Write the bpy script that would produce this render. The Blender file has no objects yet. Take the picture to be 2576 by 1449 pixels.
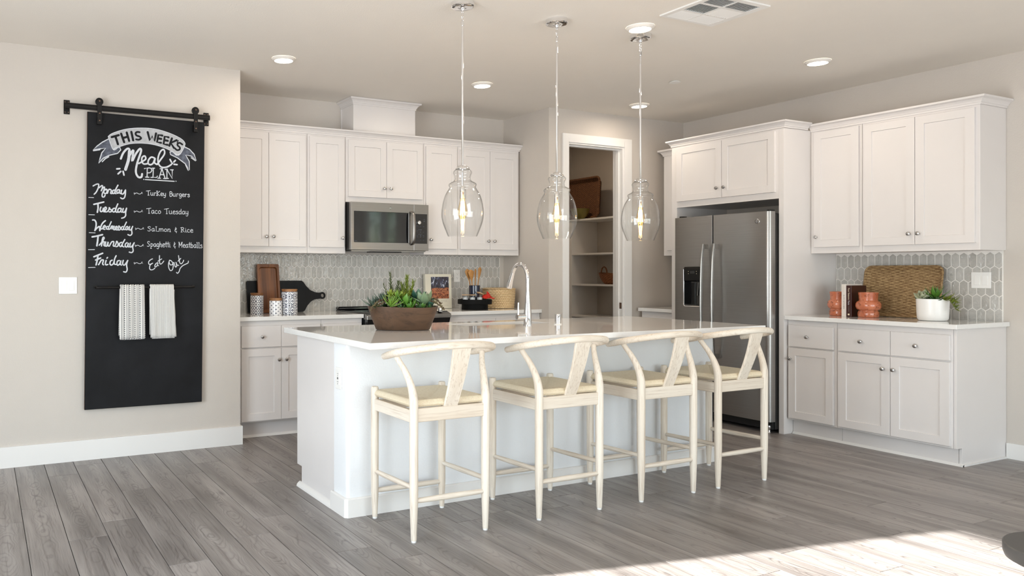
import bpy, bmesh, math, random
from mathutils import Vector, Matrix
random.seed(7)
SC = bpy.context.scene
COL = SC.collection

# ------------------------------------------------------------------ camera
FPX, YAW = 1912.54, math.radians(64.457)
cam = bpy.data.cameras.new('camera')
cam.sensor_fit = 'HORIZONTAL'
cam.sensor_width = 36.0
cam.lens = 36.0 * FPX / 2576.0
cam.shift_x = (1288 - 870) / 2576.0
cam.shift_y = -(724.5 - 685) / 2576.0
cam.clip_start = 0.05
camo = bpy.data.objects.new('camera', cam)
COL.objects.link(camo)
camo.location = (0, 0, 1.26)
camo.rotation_euler = (math.radians(90), 0, YAW - math.radians(90))
SC.camera = camo

# ------------------------------------------------------------------ world, sun, daylight
SC.view_settings.view_transform = 'Standard'
SC.view_settings.look = 'None'
SC.view_settings.gamma = 1.0
SC.view_settings.use_curve_mapping = False
SC.view_settings.exposure = -0.06
W = bpy.data.worlds.new('world')
SC.world = W
W.use_nodes = True
_n = W.node_tree.nodes
_bg = _n['Background']
_sky = _n.new('ShaderNodeTexSky')
_sky.sky_type = 'NISHITA'
_sky.sun_disc = False
_sky.sun_elevation = math.radians(21)
_sky.sun_rotation = math.radians(0)
_sky.altitude = 100
W.node_tree.links.new(_sky.outputs[0], _bg.inputs[0])
_bg.inputs[1].default_value = 0.5

def lamp(name, kind, loc, energy, color, rot=None, **kw):
    d = bpy.data.lights.new(name, kind)
    d.energy = energy
    d.color = color
    for k, v in kw.items():
        setattr(d, k, v)
    o = bpy.data.objects.new(name, d)
    COL.objects.link(o)
    o.location = loc
    if rot is not None:
        o.rotation_euler = rot
    return o

def aim(o, d):
    o.rotation_euler = Vector(d).to_track_quat('-Z', 'Y').to_euler()

_el = math.radians(20.9)
SUN_DIR = Vector((0.981 * math.cos(_el), -0.192 * math.cos(_el), -math.sin(_el)))
sun = lamp('sun', 'SUN', (-6, 4, 5), 40.0, (1.0, 0.97, 0.93), angle=math.radians(0.55))
aim(sun, SUN_DIR)
# daylight entering through the openings of the room (patio door, rear windows, side window)
SKYC = (0.85, 0.925, 1.0)
for nm, loc, d, sx, sy, e in (
        ('daylight_patio_door', (-1.86, 1.75, 1.2), (1, 0, 0), 2.3, 2.9, 190),
        ('daylight_rear_windows', (2.6, -3.85, 1.15), (0, 1, 0), 5.6, 2.2, 250),
        ):
    a = lamp(nm, 'AREA', loc, e, SKYC, shape='RECTANGLE', size=sx, size_y=sy)
    aim(a, d)

# ------------------------------------------------------------------ mesh helpers
def root_loc(o):
    v = Vector(o.location)
    while o.parent:
        o = o.parent
        v += Vector(o.location)
    return v

def finish(name, me, m, parent, world=True, smooth=None):
    if world and parent is not None:
        me.transform(Matrix.Translation(-root_loc(parent)))
    o = bpy.data.objects.new(name, me)
    if m is not None:
        for mm in (m if isinstance(m, (list, tuple)) else [m]):
            me.materials.append(mm)
    if parent is not None:
        o.parent = parent
    COL.objects.link(o)
    if smooth is not None:
        for p in me.polygons:
            p.use_smooth = True
        if smooth < 179:
            bm = bmesh.new(); bm.from_mesh(me)
            lim = math.radians(smooth)
            for e in bm.edges:
                if len(e.link_faces) == 2 and e.calc_face_angle(0) > lim:
                    e.smooth = False
            bm.to_mesh(me); bm.free()
    return o

class MB:
    def __init__(self):
        self.v = []; self.f = []; self.mi = []
    def add(self, vs, fs, mi=0):
        n = len(self.v)
        self.v += [tuple(p) for p in vs]
        self.f += [tuple(n + i for i in f) for f in fs]
        self.mi += [mi] * len(fs)
        return self
    def box(self, x0, x1, y0, y1, z0, z1, mi=0):
        vs = [(x, y, z) for x in (x0, x1) for y in (y0, y1) for z in (z0, z1)]
        return self.add(vs, [(0, 1, 3, 2), (4, 6, 7, 5), (0, 4, 5, 1), (2, 3, 7, 6), (0, 2, 6, 4), (1, 5, 7, 3)], mi)
    def prism(self, pts, ax, a0, a1, mi=0):
        """pts: 2D outline; ax: axis of extrusion ('x': pts are y,z; 'y': x,z; 'z': x,y)"""
        def P(p, a):
            return {'x': (a, p[0], p[1]), 'y': (p[0], a, p[1]), 'z': (p[0], p[1], a)}[ax]
        n = len(pts)
        vs = [P(p, a0) for p in pts] + [P(p, a1) for p in pts]
        fs = [tuple(range(n))[::-1], tuple(range(n, 2 * n))] + [(i, (i + 1) % n, n + (i + 1) % n, n + i) for i in range(n)]
        return self.add(vs, fs, mi)
    def lathe(self, prof, cx=0, cy=0, seg=32, cap=True, mi=0, axis='z', sx=1.0, sy=1.0):
        n = len(prof); vs = []; fs = []
        for i in range(seg):
            a = 2 * math.pi * i / seg
            for r, z in prof:
                x, y = r * math.cos(a) * sx, r * math.sin(a) * sy
                if axis == 'z': vs.append((cx + x, cy + y, z))
                elif axis == 'x': vs.append((z, cx + x, cy + y))
                else: vs.append((cx + x, z, cy + y))
        for i in range(seg):
            j = (i + 1) % seg
            for k in range(n - 1):
                fs.append((i * n + k, j * n + k, j * n + k + 1, i * n + k + 1))
        if cap:
            if prof[0][0] > 1e-6: fs.append(tuple(i * n for i in range(seg))[::-1])
            if prof[-1][0] > 1e-6: fs.append(tuple(i * n + n - 1 for i in range(seg)))
        return self.add(vs, fs, mi)
    def tube(self, path, rad, seg=12, cap=True, mi=0, flat=None):
        """swept round (or elliptic: flat=(a,b) multipliers) tube through path; rad float or list"""
        P = [Vector(p) for p in path]; n = len(P)
        R = rad if isinstance(rad, (list, tuple)) else [rad] * n
        T = [(P[min(i + 1, n - 1)] - P[max(i - 1, 0)]).normalized() for i in range(n)]
        up = Vector((0, 0, 1)) if abs(T[0].z) < 0.9 else Vector((0, 1, 0))
        N = (up - T[0] * up.dot(T[0])).normalized()
        vs = []; fs = []
        for i in range(n):
            N = (N - T[i] * N.dot(T[i])).normalized()
            B = T[i].cross(N)
            a_, b_ = flat if flat else (1, 1)
            for k in range(seg):
                t = 2 * math.pi * k / seg
                vs.append(P[i] + (N * math.cos(t) * a_ + B * math.sin(t) * b_) * R[i])
        for i in range(n - 1):
            for k in range(seg):
                l = (k + 1) % seg
                fs.append((i * seg + k, i * seg + l, (i + 1) * seg + l, (i + 1) * seg + k))
        if cap:
            fs.append(tuple(range(seg))[::-1]); fs.append(tuple(range((n - 1) * seg, n * seg)))
        return self.add(vs, fs, mi)
    def build(self, name, m, parent=None, world=True, smooth=None, bevel=0, seg=1, doubles=False):
        me = bpy.data.meshes.new(name)
        bm = bmesh.new()
        bv = [bm.verts.new(p) for p in self.v]
        for f, mi in zip(self.f, self.mi):
            try:
                fa = bm.faces.new([bv[i] for i in f]); fa.material_index = mi
            except ValueError:
                pass
        if doubles or bevel:
            bmesh.ops.remove_doubles(bm, verts=bm.verts, dist=1e-6)
        bmesh.ops.recalc_face_normals(bm, faces=bm.faces)
        if bevel:
            es = [e for e in bm.edges if len(e.link_faces) == 2 and e.calc_face_angle(0) > 0.5]
            bmesh.ops.bevel(bm, geom=es, offset=bevel, segments=seg, profile=0.6, affect='EDGES', clamp_overlap=True)
        bm.to_mesh(me); bm.free()
        return finish(name, me, m, parent, world, smooth)

def thing(name, label, cat, loc, group=None, rot=None):
    o = bpy.data.objects.new(name, None)
    o.empty_display_size = 0.05
    o.location = loc
    if rot: o.rotation_euler = rot
    COL.objects.link(o)
    o['label'] = label; o['category'] = cat
    if group: o['group'] = group
    return o
def tag(o, label, cat, group=None):
    o['label'] = label; o['category'] = cat
    if group: o['group'] = group
    return o
def struct(o):
    o['kind'] = 'structure'; return o
def stuff(o):
    o['kind'] = 'stuff'; return o
def copy_tree(o, parent=None, **kw):
    c = o.copy(); COL.objects.link(c); c.parent = parent
    for ch in list(o.children):
        copy_tree(ch, c)
    for k, v in kw.items(): c[k] = v
    return c
def share(name, me, parent, loc=(0, 0, 0), rot=(0, 0, 0), scale=(1, 1, 1)):
    o = bpy.data.objects.new(name, me); o.parent = parent
    o.location = loc; o.rotation_euler = rot; o.scale = scale
    COL.objects.link(o); return o

# ------------------------------------------------------------------ materials
class NT:
    def __init__(self, name):
        self.m = bpy.data.materials.new(name); self.m.use_nodes = True
        self.t = self.m.node_tree; self.b = self.t.nodes['Principled BSDF']
        self.out = self.t.nodes['Material Output']
    def n(self, typ, **kw):
        x = self.t.nodes.new(typ)
        for k, v in kw.items():
            setattr(x, k, v)
        return x
    def l(self, a, b): self.t.links.new(a, b)
    def val(self, s, v):
        if hasattr(v, 'links'): self.l(v, s)
        else: s.default_value = v
    def math(self, op, a, b=None, c=None):
        x = self.n('ShaderNodeMath', operation=op)
        self.val(x.inputs[0], a)
        if b is not None: self.val(x.inputs[1], b)
        if c is not None: self.val(x.inputs[2], c)
        return x.outputs[0]
    def coord(self, kind='Object', scale=(1, 1, 1), loc=(0, 0, 0), vec=None):
        if vec is None:
            vec = self.n('ShaderNodeTexCoord').outputs[kind]
        mp = self.n('ShaderNodeMapping')
        mp.inputs['Scale'].default_value = scale; mp.inputs['Location'].default_value = loc
        self.l(vec, mp.inputs[0]); return mp.outputs[0]
    def noise(self, vec, scale=5, detail=3, rough=.5, dist=0):
        x = self.n('ShaderNodeTexNoise')
        self.l(vec, x.inputs['Vector']); x.inputs['Scale'].default_value = scale
        x.inputs['Detail'].default_value = detail; x.inputs['Roughness'].default_value = rough
        x.inputs['Distortion'].default_value = dist
        return x.outputs['Fac']
    def ramp(self, fac, stops):
        x = self.n('ShaderNodeValToRGB'); self.l(fac, x.inputs[0])
        e = x.color_ramp.elements
        while len(e) < len(stops): e.new(0.5)
        for i, (p, c) in enumerate(stops):
            e[i].position = p; e[i].color = (*c, 1) if len(c) == 3 else c
        return x.outputs[0]
    def mix(self, fac, a, b, mode='MIX'):
        x = self.n('ShaderNodeMix', data_type='RGBA', blend_type=mode)
        self.val(x.inputs[0], fac)
        for s, v in ((x.inputs[6], a), (x.inputs[7], b)):
            if hasattr(v, 'links'): self.l(v, s)
            else: s.default_value = (*v, 1)
        return x.outputs[2]
    def base(self, c):
        if hasattr(c, 'links'): self.l(c, self.b.inputs['Base Color'])
        else: self.b.inputs['Base Color'].default_value = (*c, 1)
    def bump(self, h, dist=0.001, strength=1):
        x = self.n('ShaderNodeBump'); x.inputs['Distance'].default_value = dist
        x.inputs['Strength'].default_value = strength
        self.l(h, x.inputs['Height']); self.l(x.outputs[0], self.b.inputs['Normal'])
        return x
    def set(self, **kw):
        for k, v in kw.items():
            s = self.b.inputs[k.replace('_', ' ')]
            if hasattr(v, 'links'): self.l(v, s)
            else: s.default_value = v
        return self

def srgb(r, g, b):
    f = lambda c: (c / 255 / 12.92) if c <= 10.3 else ((c / 255 + 0.055) / 1.055) ** 2.4
    return (f(r), f(g), f(b))

def plain(name, c, rough=.5, metal=0, spec=.5, var=0.03, vs=6, bump=0, bs=200, coat=0):
    t = NT(name)
    co = t.coord()
    if var:
        nz = t.noise(co, vs, 3)
        t.base(t.ramp(nz, [(.3, tuple(x * (1 - var) for x in c)), (.7, tuple(min(1, x * (1 + var)) for x in c))]))
    else: t.base(c)
    t.set(Roughness=rough, Metallic=metal)
    t.b.inputs['Specular IOR Level'].default_value = spec
    if coat: t.set(Coat_Weight=coat); t.b.inputs['Coat Roughness'].default_value = .08
    if bump: t.bump(t.noise(co, bs, 2), bump)
    return t.m

M = {}
M['wall'] = plain('wall_paint', srgb(203, 195, 186), .75, bump=.0012, bs=110, var=.008)
M['ceiling'] = plain('ceiling_paint', srgb(234, 228, 219), .85, bump=.0008, bs=120, var=.006)
M['island_paint'] = plain('island_paint', srgb(228, 229, 230), .7, bump=.0012, bs=110, var=.008)
M['trim'] = plain('trim_paint', srgb(232, 229, 225), .35, var=.006)
M['cab'] = plain('cabinet_paint', srgb(224, 219, 216), .33, var=.008)
M['quartz'] = plain('white_quartz', srgb(236, 234, 231), .045, var=.015, vs=60, coat=.3)
M['chrome'] = plain('polished_chrome', (.86, .86, .87), .06, 1, var=0)
M['nickel'] = plain('brushed_nickel', (.55, .54, .53), .18, 1, var=0)
M['black_metal'] = plain('black_steel', (.0065, .0052, .0045), .45, spec=.25, var=.2, vs=30)
M['bolt'] = plain('worn_bolt', (.16, .10, .07), .4, .6, var=.2, vs=60)
M['black_gloss'] = plain('black_glass', (.006, .006, .007), .05, var=0, coat=.5)
M['black_plastic'] = plain('black_plastic', (.010, .0095, .009), .35, spec=.3, var=.05)
M['matte_black'] = plain('matte_black_wood', (.006, .006, .006), .6, spec=.12, var=.1)
M['dark_gap'] = plain('dark_rubber', (.01, .01, .01), .7, var=.05)  # near-black for plinth and grille, and for shade painted into openings
M['white_plastic'] = plain('white_plastic', srgb(236, 234, 230), .3, var=.005)
M['grout'] = plain('grout', srgb(238, 234, 228), .8, var=.03, vs=40)
M['chalk'] = plain('chalk_paint', srgb(200, 203, 208), .8, var=.10, vs=70)
M['chalk_grey'] = plain('chalk_shading', srgb(84, 88, 100), .85, var=.45, vs=45)
M['chalk_fill'] = plain('chalk_banner', srgb(176, 177, 180), .85, var=.12, vs=30)
M['glass_jar'] = None
M['red'] = plain('red_napkin', (.55, .02, .008), .8, var=.15, vs=30, bump=.0008, bs=300)
M['navy'] = plain('navy_glaze', (.006, .012, .035), .12, var=.1, coat=.5)
M['bamboo'] = plain('bamboo', (.42, .20, .055), .45, var=.2, vs=30)
M['cork'] = plain('pale_wood_lid', (.62, .40, .22), .55, var=.15, vs=40)
M['page'] = plain('page_edges', srgb(225, 220, 208), .8, var=.05, vs=200)
M['cream_cover'] = plain('cream_cover', srgb(226, 219, 200), .5, var=.02)
M['white_cover'] = plain('white_cover', srgb(222, 214, 206), .5, var=.02)
M['brown_cover'] = plain('brown_cover', (.045, .012, .008), .3, var=.1)
M['ink_grey'] = plain('grey_ink', srgb(120, 116, 110), .6, var=0)
M['ink_pale'] = plain('pale_ink', srgb(236, 224, 196), .6, var=0)
M['ink_faint'] = plain('faint_ink', srgb(196, 190, 174), .6, var=0)
M['pot_white'] = plain('white_ceramic', srgb(238, 236, 233), .28, var=.01)
M['soil'] = plain('soil', (.03, .02, .012), .95, var=.4, vs=60, bump=.003, bs=120)
M['ochre'] = plain('olive_glaze', (.20, .16, .035), .3, var=.1)

def steel():
    t = NT('brushed_stainless')
    co = t.coord(scale=(3, 3, 400))
    nz = t.noise(co, 1.0, 3)
    t.base(t.ramp(nz, [(.3, (.30, .285, .27)), (.7, (.335, .32, .305))]))
    t.set(Metallic=1.0)
    t.l(t.math('MULTIPLY_ADD', nz, .04, .27), t.b.inputs['Roughness'])
    t.bump(nz, .00003)
    return t.m
M['steel'] = steel()

def tile_mat():
    t = NT('glazed_tile')
    co = t.coord()
    info = t.n('ShaderNodeObjectInfo')
    v = t.n('ShaderNodeVectorMath', operation='ADD')
    t.l(co, v.inputs[0])
    cmb = t.n('ShaderNodeCombineXYZ')
    t.l(t.math('MULTIPLY', info.outputs['Random'], 37.0), cmb.inputs[0]); t.l(t.math('MULTIPLY', info.outputs['Random'], 91.0), cmb.inputs[2])
    t.l(cmb.outputs[0], v.inputs[1])
    base = t.ramp(info.outputs['Random'], [(0, srgb(176, 172, 166)), (.5, srgb(186, 183, 177)), (1, srgb(196, 193, 188))])
    nz = t.noise(v.outputs[0], 30, 3)
    t.base(t.mix(.25, base, t.ramp(nz, [(.3, srgb(150, 148, 142)), (.7, srgb(198, 194, 188))])))
    t.set(Roughness=.07)
    t.bump(t.noise(v.outputs[0], 34, 2, .5, .6), .0055)
    return t.m
M['tile'] = tile_mat()

def floor_mat():
    t = NT('grey_wood_plank')
    info = t.n('ShaderNodeObjectInfo')
    off = t.n('ShaderNodeCombineXYZ')
    t.l(t.math('MULTIPLY', info.outputs['Random'], 61.0), off.inputs[0])
    t.l(t.math('MULTIPLY', info.outputs['Random'], 143.0), off.inputs[1])
    v = t.n('ShaderNodeVectorMath', operation='ADD')
    t.l(t.n('ShaderNodeTexCoord').outputs['Object'], v.inputs[0]); t.l(off.outputs[0], v.inputs[1])
    c1 = t.coord(vec=v.outputs[0], scale=(7.0, 0.85, 1))
    # plain-sawn figure: nested arches down the middle of the board, straight grain at its edges
    so = t.n('ShaderNodeSeparateXYZ'); t.l(t.n('ShaderNodeTexCoord').outputs['Object'], so.inputs[0])
    ny = t.noise(t.coord(vec=v.outputs[0], scale=(0, 2.2, 0)), 1.0, 2, .5)
    nx = t.noise(t.coord(vec=v.outputs[0], scale=(0, 3.0, 0), loc=(9, 4, 2)), 1.0, 2, .5)
    nf = t.noise(t.coord(vec=v.outputs[0], scale=(55, 7, 1)), 1.0, 3, .55)
    xx = t.math('ADD', so.outputs[0], t.math('MULTIPLY_ADD', nx, .10, -.05))
    par = t.math('MULTIPLY', t.math('MULTIPLY', xx, xx), 2300.0)
    fld = t.math('ADD', t.math('ADD', t.math('MULTIPLY', ny, 30.0), par), t.math('MULTIPLY', nf, 1.7))
    rings = t.math('POWER', t.math('PINGPONG', fld, 1.0), 3.5)
    near = t.math('SUBTRACT', 1.0, t.math('MINIMUM', 1.0, t.math('MULTIPLY', t.math('ABSOLUTE', xx), 14.0)))
    strg = t.noise(t.coord(vec=v.outputs[0], scale=(8, 2.5, 1), loc=(1, 5, 3)), 1.0, 2, .5)
    rings = t.math('MULTIPLY', rings, t.math('MULTIPLY', t.math('MULTIPLY_ADD', near, .85, .15), t.math('MULTIPLY_ADD', strg, 1.6, -.15)))
    c2 = t.coord(vec=v.outputs[0], scale=(95, 2.6, 1))
    fib = t.noise(c2, 1.0, 4, .65)
    c3 = t.coord(vec=v.outputs[0], scale=(9, .9, 1), loc=(3, 7, 0))
    blot = t.noise(c3, 1.0, 3, .55)
    g = srgb
    a = t.ramp(blot, [(.28, g(112, 106, 103)), (.5, g(142, 136, 132)), (.72, g(170, 164, 160))])
    b = t.mix(t.math('MULTIPLY', rings, .80), a, g(78, 72, 70))
    f2 = t.ramp(fib, [(.32, g(92, 85, 82)), (.55, (.5, .5, .5)), (.75, g(210, 206, 202))])
    c = t.mix(.45, b, f2, 'SOFT_LIGHT')
    c = t.mix(t.math('MULTIPLY', t.math('LESS_THAN', fib, .40), .35), c, g(90, 82, 79))
    # knots
    vo = t.n('ShaderNodeTexVoronoi'); vo.inputs['Scale'].default_value = 1.0
    t.l(t.coord(vec=v.outputs[0], scale=(6.0, 2.0, 1)), vo.inputs['Vector'])
    kn = t.ramp(vo.outputs['Distance'], [(.03, (1, 1, 1)), (.12, (0, 0, 0))])
    c = t.mix(t.math('MULTIPLY', kn, .55), c, g(70, 62, 60))
    tone = t.math('MULTIPLY_ADD', info.outputs['Random'], .22, .86)
    c = t.mix(1.0, c, t.n('ShaderNodeCombineColor').outputs[0], 'MULTIPLY')
    cc = [x for x in t.t.nodes if x.bl_idname == 'ShaderNodeCombineColor'][0]
    for i in range(3): t.l(tone, cc.inputs[i])
    t.base(c)
    t.l(t.math('MULTIPLY_ADD', fib, .18, .27), t.b.inputs['Roughness'])
    t.bump(t.math('ADD', fib, t.math('MULTIPLY', rings, -.5)), .0006)
    return t.m
M['plank'] = floor_mat()

def wood(name, c0, c1, c2, axis='z', fine=120, coarse=9, rough=.55):
    """streaky wood with grain along axis"""
    t = NT(name)
    s = {'x': (.025, 1, 1), 'y': (1, .025, 1), 'z': (1, 1, .025)}[axis]
    info = t.n('ShaderNodeObjectInfo')
    off = t.n('ShaderNodeCombineXYZ')
    for i, k in enumerate((13.0, 29.0, 47.0)): t.l(t.math('MULTIPLY', info.outputs['Random'], k), off.inputs[i])
    v = t.n('ShaderNodeVectorMath', operation='ADD')
    t.l(t.n('ShaderNodeTexCoord').outputs['Object'], v.inputs[0]); t.l(off.outputs[0], v.inputs[1])
    f = t.noise(t.coord(vec=v.outputs[0], scale=tuple(x * fine for x in s)), 1, 4, .65)
    c = t.noise(t.coord(vec=v.outputs[0], scale=tuple(x * coarse for x in s)), 1, 3, .6, .4)
    base = t.ramp(c, [(.3, c0), (.7, c1)])
    t.base(t.mix(t.ramp(f, [(.34, (.5, .5, .5)), (.48, (0, 0, 0))]), base, c2))
    t.set(Roughness=rough)
    t.bump(f, .0006)
    return t.m
WW = dict(c0=srgb(214, 200, 182), c1=srgb(232, 223, 209), c2=srgb(178, 156, 136))
M['oak_z'] = wood('whitewashed_oak_upright', axis='z', **WW)
M['oak_x'] = wood('whitewashed_oak_across', axis='x', **WW)
M['oak_y'] = wood('whitewashed_oak_deep', axis='y', **WW)
M['bowl_wood'] = wood('dark_dough_bowl_wood', (.055, .026, .012), (.115, .062, .032), (.03, .015, .008), axis='x', fine=60, coarse=14, rough=.5)
M['tray_wood'] = wood('mango_wood', (.09, .028, .010), (.30, .115, .040), (.035, .010, .004), axis='z', fine=70, coarse=22, rough=.35)
M['acacia'] = wood('acacia_lid', (.22, .09, .03), (.42, .20, .08), (.12, .05, .02), axis='x', fine=60, coarse=20)

def board_mat():
    t = NT('chalkboard_paint')
    co = t.coord()
    nz = t.noise(co, 2.2, 4, .6)
    t.base(t.ramp(nz, [(.35, (.0060, .0060, .0068)), (.7, (.0135, .0140, .0165))]))
    t.set(Roughness=.62)
    t.b.inputs['Specular IOR Level'].default_value = .2
    t.bump(t.noise(co, 400, 2), .0003)
    return t.m
M['board'] = board_mat()
M['board_edge'] = plain('worn_board_edge', (.16, .07, .03), .6, var=.6, vs=12)

def weave(name, ca, cb, su, sv, ax=('y', 'z'), depth=.004):
    """horizontal twisted-seagrass weave: su strands per metre along, sv across"""
    t = NT(name)
    sep = t.n('ShaderNodeSeparateXYZ'); t.l(t.n('ShaderNodeTexCoord').outputs['Object'], sep.inputs[0])
    o = {'x': 0, 'y': 1, 'z': 2}
    u, w = sep.outputs[o[ax[0]]], sep.outputs[o[ax[1]]]
    row = t.math('MULTIPLY', w, sv)
    par = t.math('MULTIPLY', t.math('MODULO', t.math('FLOOR', row), 2.0), math.pi)
    s1 = t.math('ABSOLUTE', t.math('SINE', t.math('MULTIPLY', row, math.pi)))
    s2 = t.math('MULTIPLY_ADD', t.math('SINE', t.math('ADD', t.math('MULTIPLY', u, su * math.pi), par)), .5, .5)
    h = t.math('MULTIPLY', s1, t.math('MULTIPLY_ADD', s2, .7, .3))
    nz = t.noise(t.coord(scale=(60, 60, 60)), 1.5, 4, .7)
    nb = t.noise(t.coord(scale=(60, 28, 110)), 1.0, 3, .6)
    h2 = t.math('ADD', t.math('MULTIPLY', h, .28), t.math('ADD', t.math('MULTIPLY', nz, .42), t.math('MULTIPLY', nb, .50)))
    t.base(t.ramp(h2, [(.22, tuple(x * .25 for x in ca)), (.5, ca), (.85, cb)]))
    t.set(Roughness=.75)
    t.bump(h2, depth)
    return t.m
M['seagrass'] = weave('seagrass_weave', srgb(128, 98, 62), srgb(204, 174, 126), 30, 96)
M['dark_weave'] = weave('dark_rattan', srgb(84, 52, 30), srgb(140, 94, 56), 90, 60, ('z', 'y'))
M['basket_weave'] = weave('palm_coil', srgb(206, 174, 128), srgb(242, 222, 184), 110, 62, ('x', 'z'), .003)
M['rattan'] = weave('rattan_basket', srgb(120, 70, 38), srgb(176, 116, 70), 50, 90, ('y', 'z'), .004)

def cord_mat():
    t = NT('paper_cord')
    sep = t.n('ShaderNodeSeparateXYZ'); t.l(t.n('ShaderNodeTexCoord').outputs['Object'], sep.inputs[0])
    x, y = sep.outputs[0], t.math('SUBTRACT', sep.outputs[1], .195)
    side = t.math('GREATER_THAN', t.math('MULTIPLY', t.math('ABSOLUTE', x), .95), t.math('ABSOLUTE', y))
    # side triangles: cords run along x (vary with y); front/back triangles: cords run along y (vary with x)
    k = t.math('ADD', t.math('MULTIPLY', side, y), t.math('MULTIPLY', t.math('SUBTRACT', 1.0, side), x))
    w = t.math('ABSOLUTE', t.math('SINE', t.math('MULTIPLY', k, math.pi / .0042)))
    nz = t.noise(t.coord(scale=(1, 1, 1)), 90, 3)
    hh = t.math('ADD', t.math('MULTIPLY', w, .6), t.math('MULTIPLY', nz, .5))
    t.base(t.ramp(hh, [(.2, srgb(208, 188, 154)), (.55, srgb(236, 220, 190)), (.9, srgb(246, 235, 210))]))
    t.set(Roughness=.7)
    t.bump(w, .0012)
    return t.m
M['cord'] = cord_mat()

def canister_mat(name, cell, kind):
    t = NT(name)
    sep = t.n('ShaderNodeSeparateXYZ'); t.l(t.n('ShaderNodeTexCoord').outputs['Object'], sep.inputs[0])
    ang = t.math('ARCTAN2', sep.outputs[1], sep.outputs[0])
    u = t.math('MULTIPLY', ang, 8 / (2 * math.pi))
    v = t.math('DIVIDE', sep.outputs[2], cell)
    p = t.math('ABSOLUTE', t.math('SUBTRACT', t.math('FRACT', t.math('ADD', u, 40.0)), .5))
    q = t.math('ABSOLUTE', t.math('SUBTRACT', t.math('FRACT', t.math('ADD', v, 40.0)), .5))
    r = t.math('SQRT', t.math('ADD', t.math('MULTIPLY', p, p), t.math('MULTIPLY', q, q)))
    d = t.math('ADD', p, q)
    if kind == 'star':
        prod = t.math('MULTIPLY', p, q)
        a = t.math('LESS_THAN', t.math('ADD', t.math('MULTIPLY', prod, 26.0), r), .30)
        b = t.math('LESS_THAN', t.math('ABSOLUTE', t.math('SUBTRACT', r, .62)), .035)
        f = t.math('MAXIMUM', a, b)
    elif kind == 'medallion':
        w1 = t.math('SINE', t.math('MULTIPLY', d, 26.0))
        w2 = t.math('COSINE', t.math('MULTIPLY', t.math('ARCTAN2', p, q), 8.0))
        f = t.math('GREATER_THAN', t.math('ADD', w1, t.math('MULTIPLY', w2, .9)), .15)
    else:
        w1 = t.math('SINE', t.math('MULTIPLY', r, 21.0))
        w2 = t.math('COSINE', t.math('MULTIPLY', t.math('ARCTAN2', p, q), 8.0))
        f = t.math('GREATER_THAN', t.math('ADD', w1, t.math('MULTIPLY', w2, .8)), .35)
    t.base(t.mix(f, srgb(236, 236, 238), srgb(34, 40, 72)))
    t.set(Roughness=.15, Coat_Weight=.3)
    return t.m
M['can_a'] = canister_mat('patterned_ceramic_mixed', .052, 'mixed')
M['can_b'] = canister_mat('patterned_ceramic_star', .030, 'star')
M['can_c'] = canister_mat('patterned_ceramic_medallion', .072, 'medallion')

def towel_mat(name, kind):
    t = NT(name)
    sep = t.n('ShaderNodeSeparateXYZ'); t.l(t.n('ShaderNodeTexCoord').outputs['Object'], sep.inputs[0])
    x, z = sep.outputs[0], sep.outputs[2]
    if kind == 'wide':
        u = t.math('FRACT', t.math('ADD', t.math('DIVIDE', x, .034), 20.3))
        thin = t.math('LESS_THAN', t.math('ABSOLUTE', t.math('SUBTRACT', u, .18)), .055)
        thin2 = t.math('LESS_THAN', t.math('ABSOLUTE', t.math('SUBTRACT', u, .46)), .05)
        dash = t.math('LESS_THAN', t.math('ABSOLUTE', t.math('SUBTRACT', u, .75)), .11)
        dz = t.math('GREATER_THAN', t.math('FRACT', t.math('DIVIDE', z, .0125)), .38)
        f = t.math('MAXIMUM', t.math('MAXIMUM', thin, thin2), t.math('MULTIPLY', dash, dz))
        ink = srgb(58, 60, 66)
    else:
        u = t.math('FRACT', t.math('ADD', t.math('DIVIDE', x, .0096), 40.0))
        f = t.math('LESS_THAN', t.math('ABSOLUTE', t.math('SUBTRACT', u, .5)), .15)
        ink = srgb(72, 74, 80)
    t.base(t.mix(f, srgb(232, 229, 224), ink))
    t.set(Roughness=.85)
    t.bump(t.noise(t.coord(), 500, 2), .0004)
    return t.m
M['towel_a'] = towel_mat('wide_striped_cotton', 'wide')
M['towel_b'] = towel_mat('pin_striped_cotton', 'pin')

def terracotta():
    t = NT('crackled_terracotta_glaze')
    nz = t.noise(t.coord(), 45, 5, .7)
    nz2 = t.noise(t.coord(), 9, 3)
    b = t.ramp(nz2, [(.3, srgb(176, 92, 58)), (.7, srgb(206, 126, 92))])
    t.base(t.mix(t.ramp(nz, [(.36, (1, 1, 1)), (.46, (0, 0, 0))]), b, srgb(118, 62, 40)))
    t.set(Roughness=.22, Coat_Weight=.5)
    t.bump(nz, .0012)
    return t.m
M['terracotta'] = terracotta()

def leaf(name, c0, c1, rough=.4, tip=None):
    t = NT(name)
    info = t.n('ShaderNodeObjectInfo')
    a = t.ramp(info.outputs['Random'], [(0, c0), (1, c1)])
    nz = t.noise(t.coord(), 80, 2)
    t.base(t.mix(t.math('MULTIPLY', nz, .35), a, tuple(x * .55 for x in c0)))
    t.set(Roughness=rough)
    t.b.inputs['Subsurface Weight'].default_value = .05
    t.b.inputs['Subsurface Radius'].default_value = (.004, .006, .002)
    return t.m
M['leaf_green'] = leaf('fresh_green_leaf', (.07, .19, .02), (.13, .29, .04))
M['leaf_spring'] = leaf('spring_green_leaf', (.13, .26, .03), (.24, .38, .06))
M['leaf_dark'] = leaf('deep_green_leaf', (.018, .06, .015), (.035, .10, .02))
M['leaf_lime'] = leaf('lime_leaf', (.22, .30, .03), (.38, .42, .06))
M['leaf_blue'] = leaf('blue_green_leaf', (.06, .10, .075), (.12, .17, .12))
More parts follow.
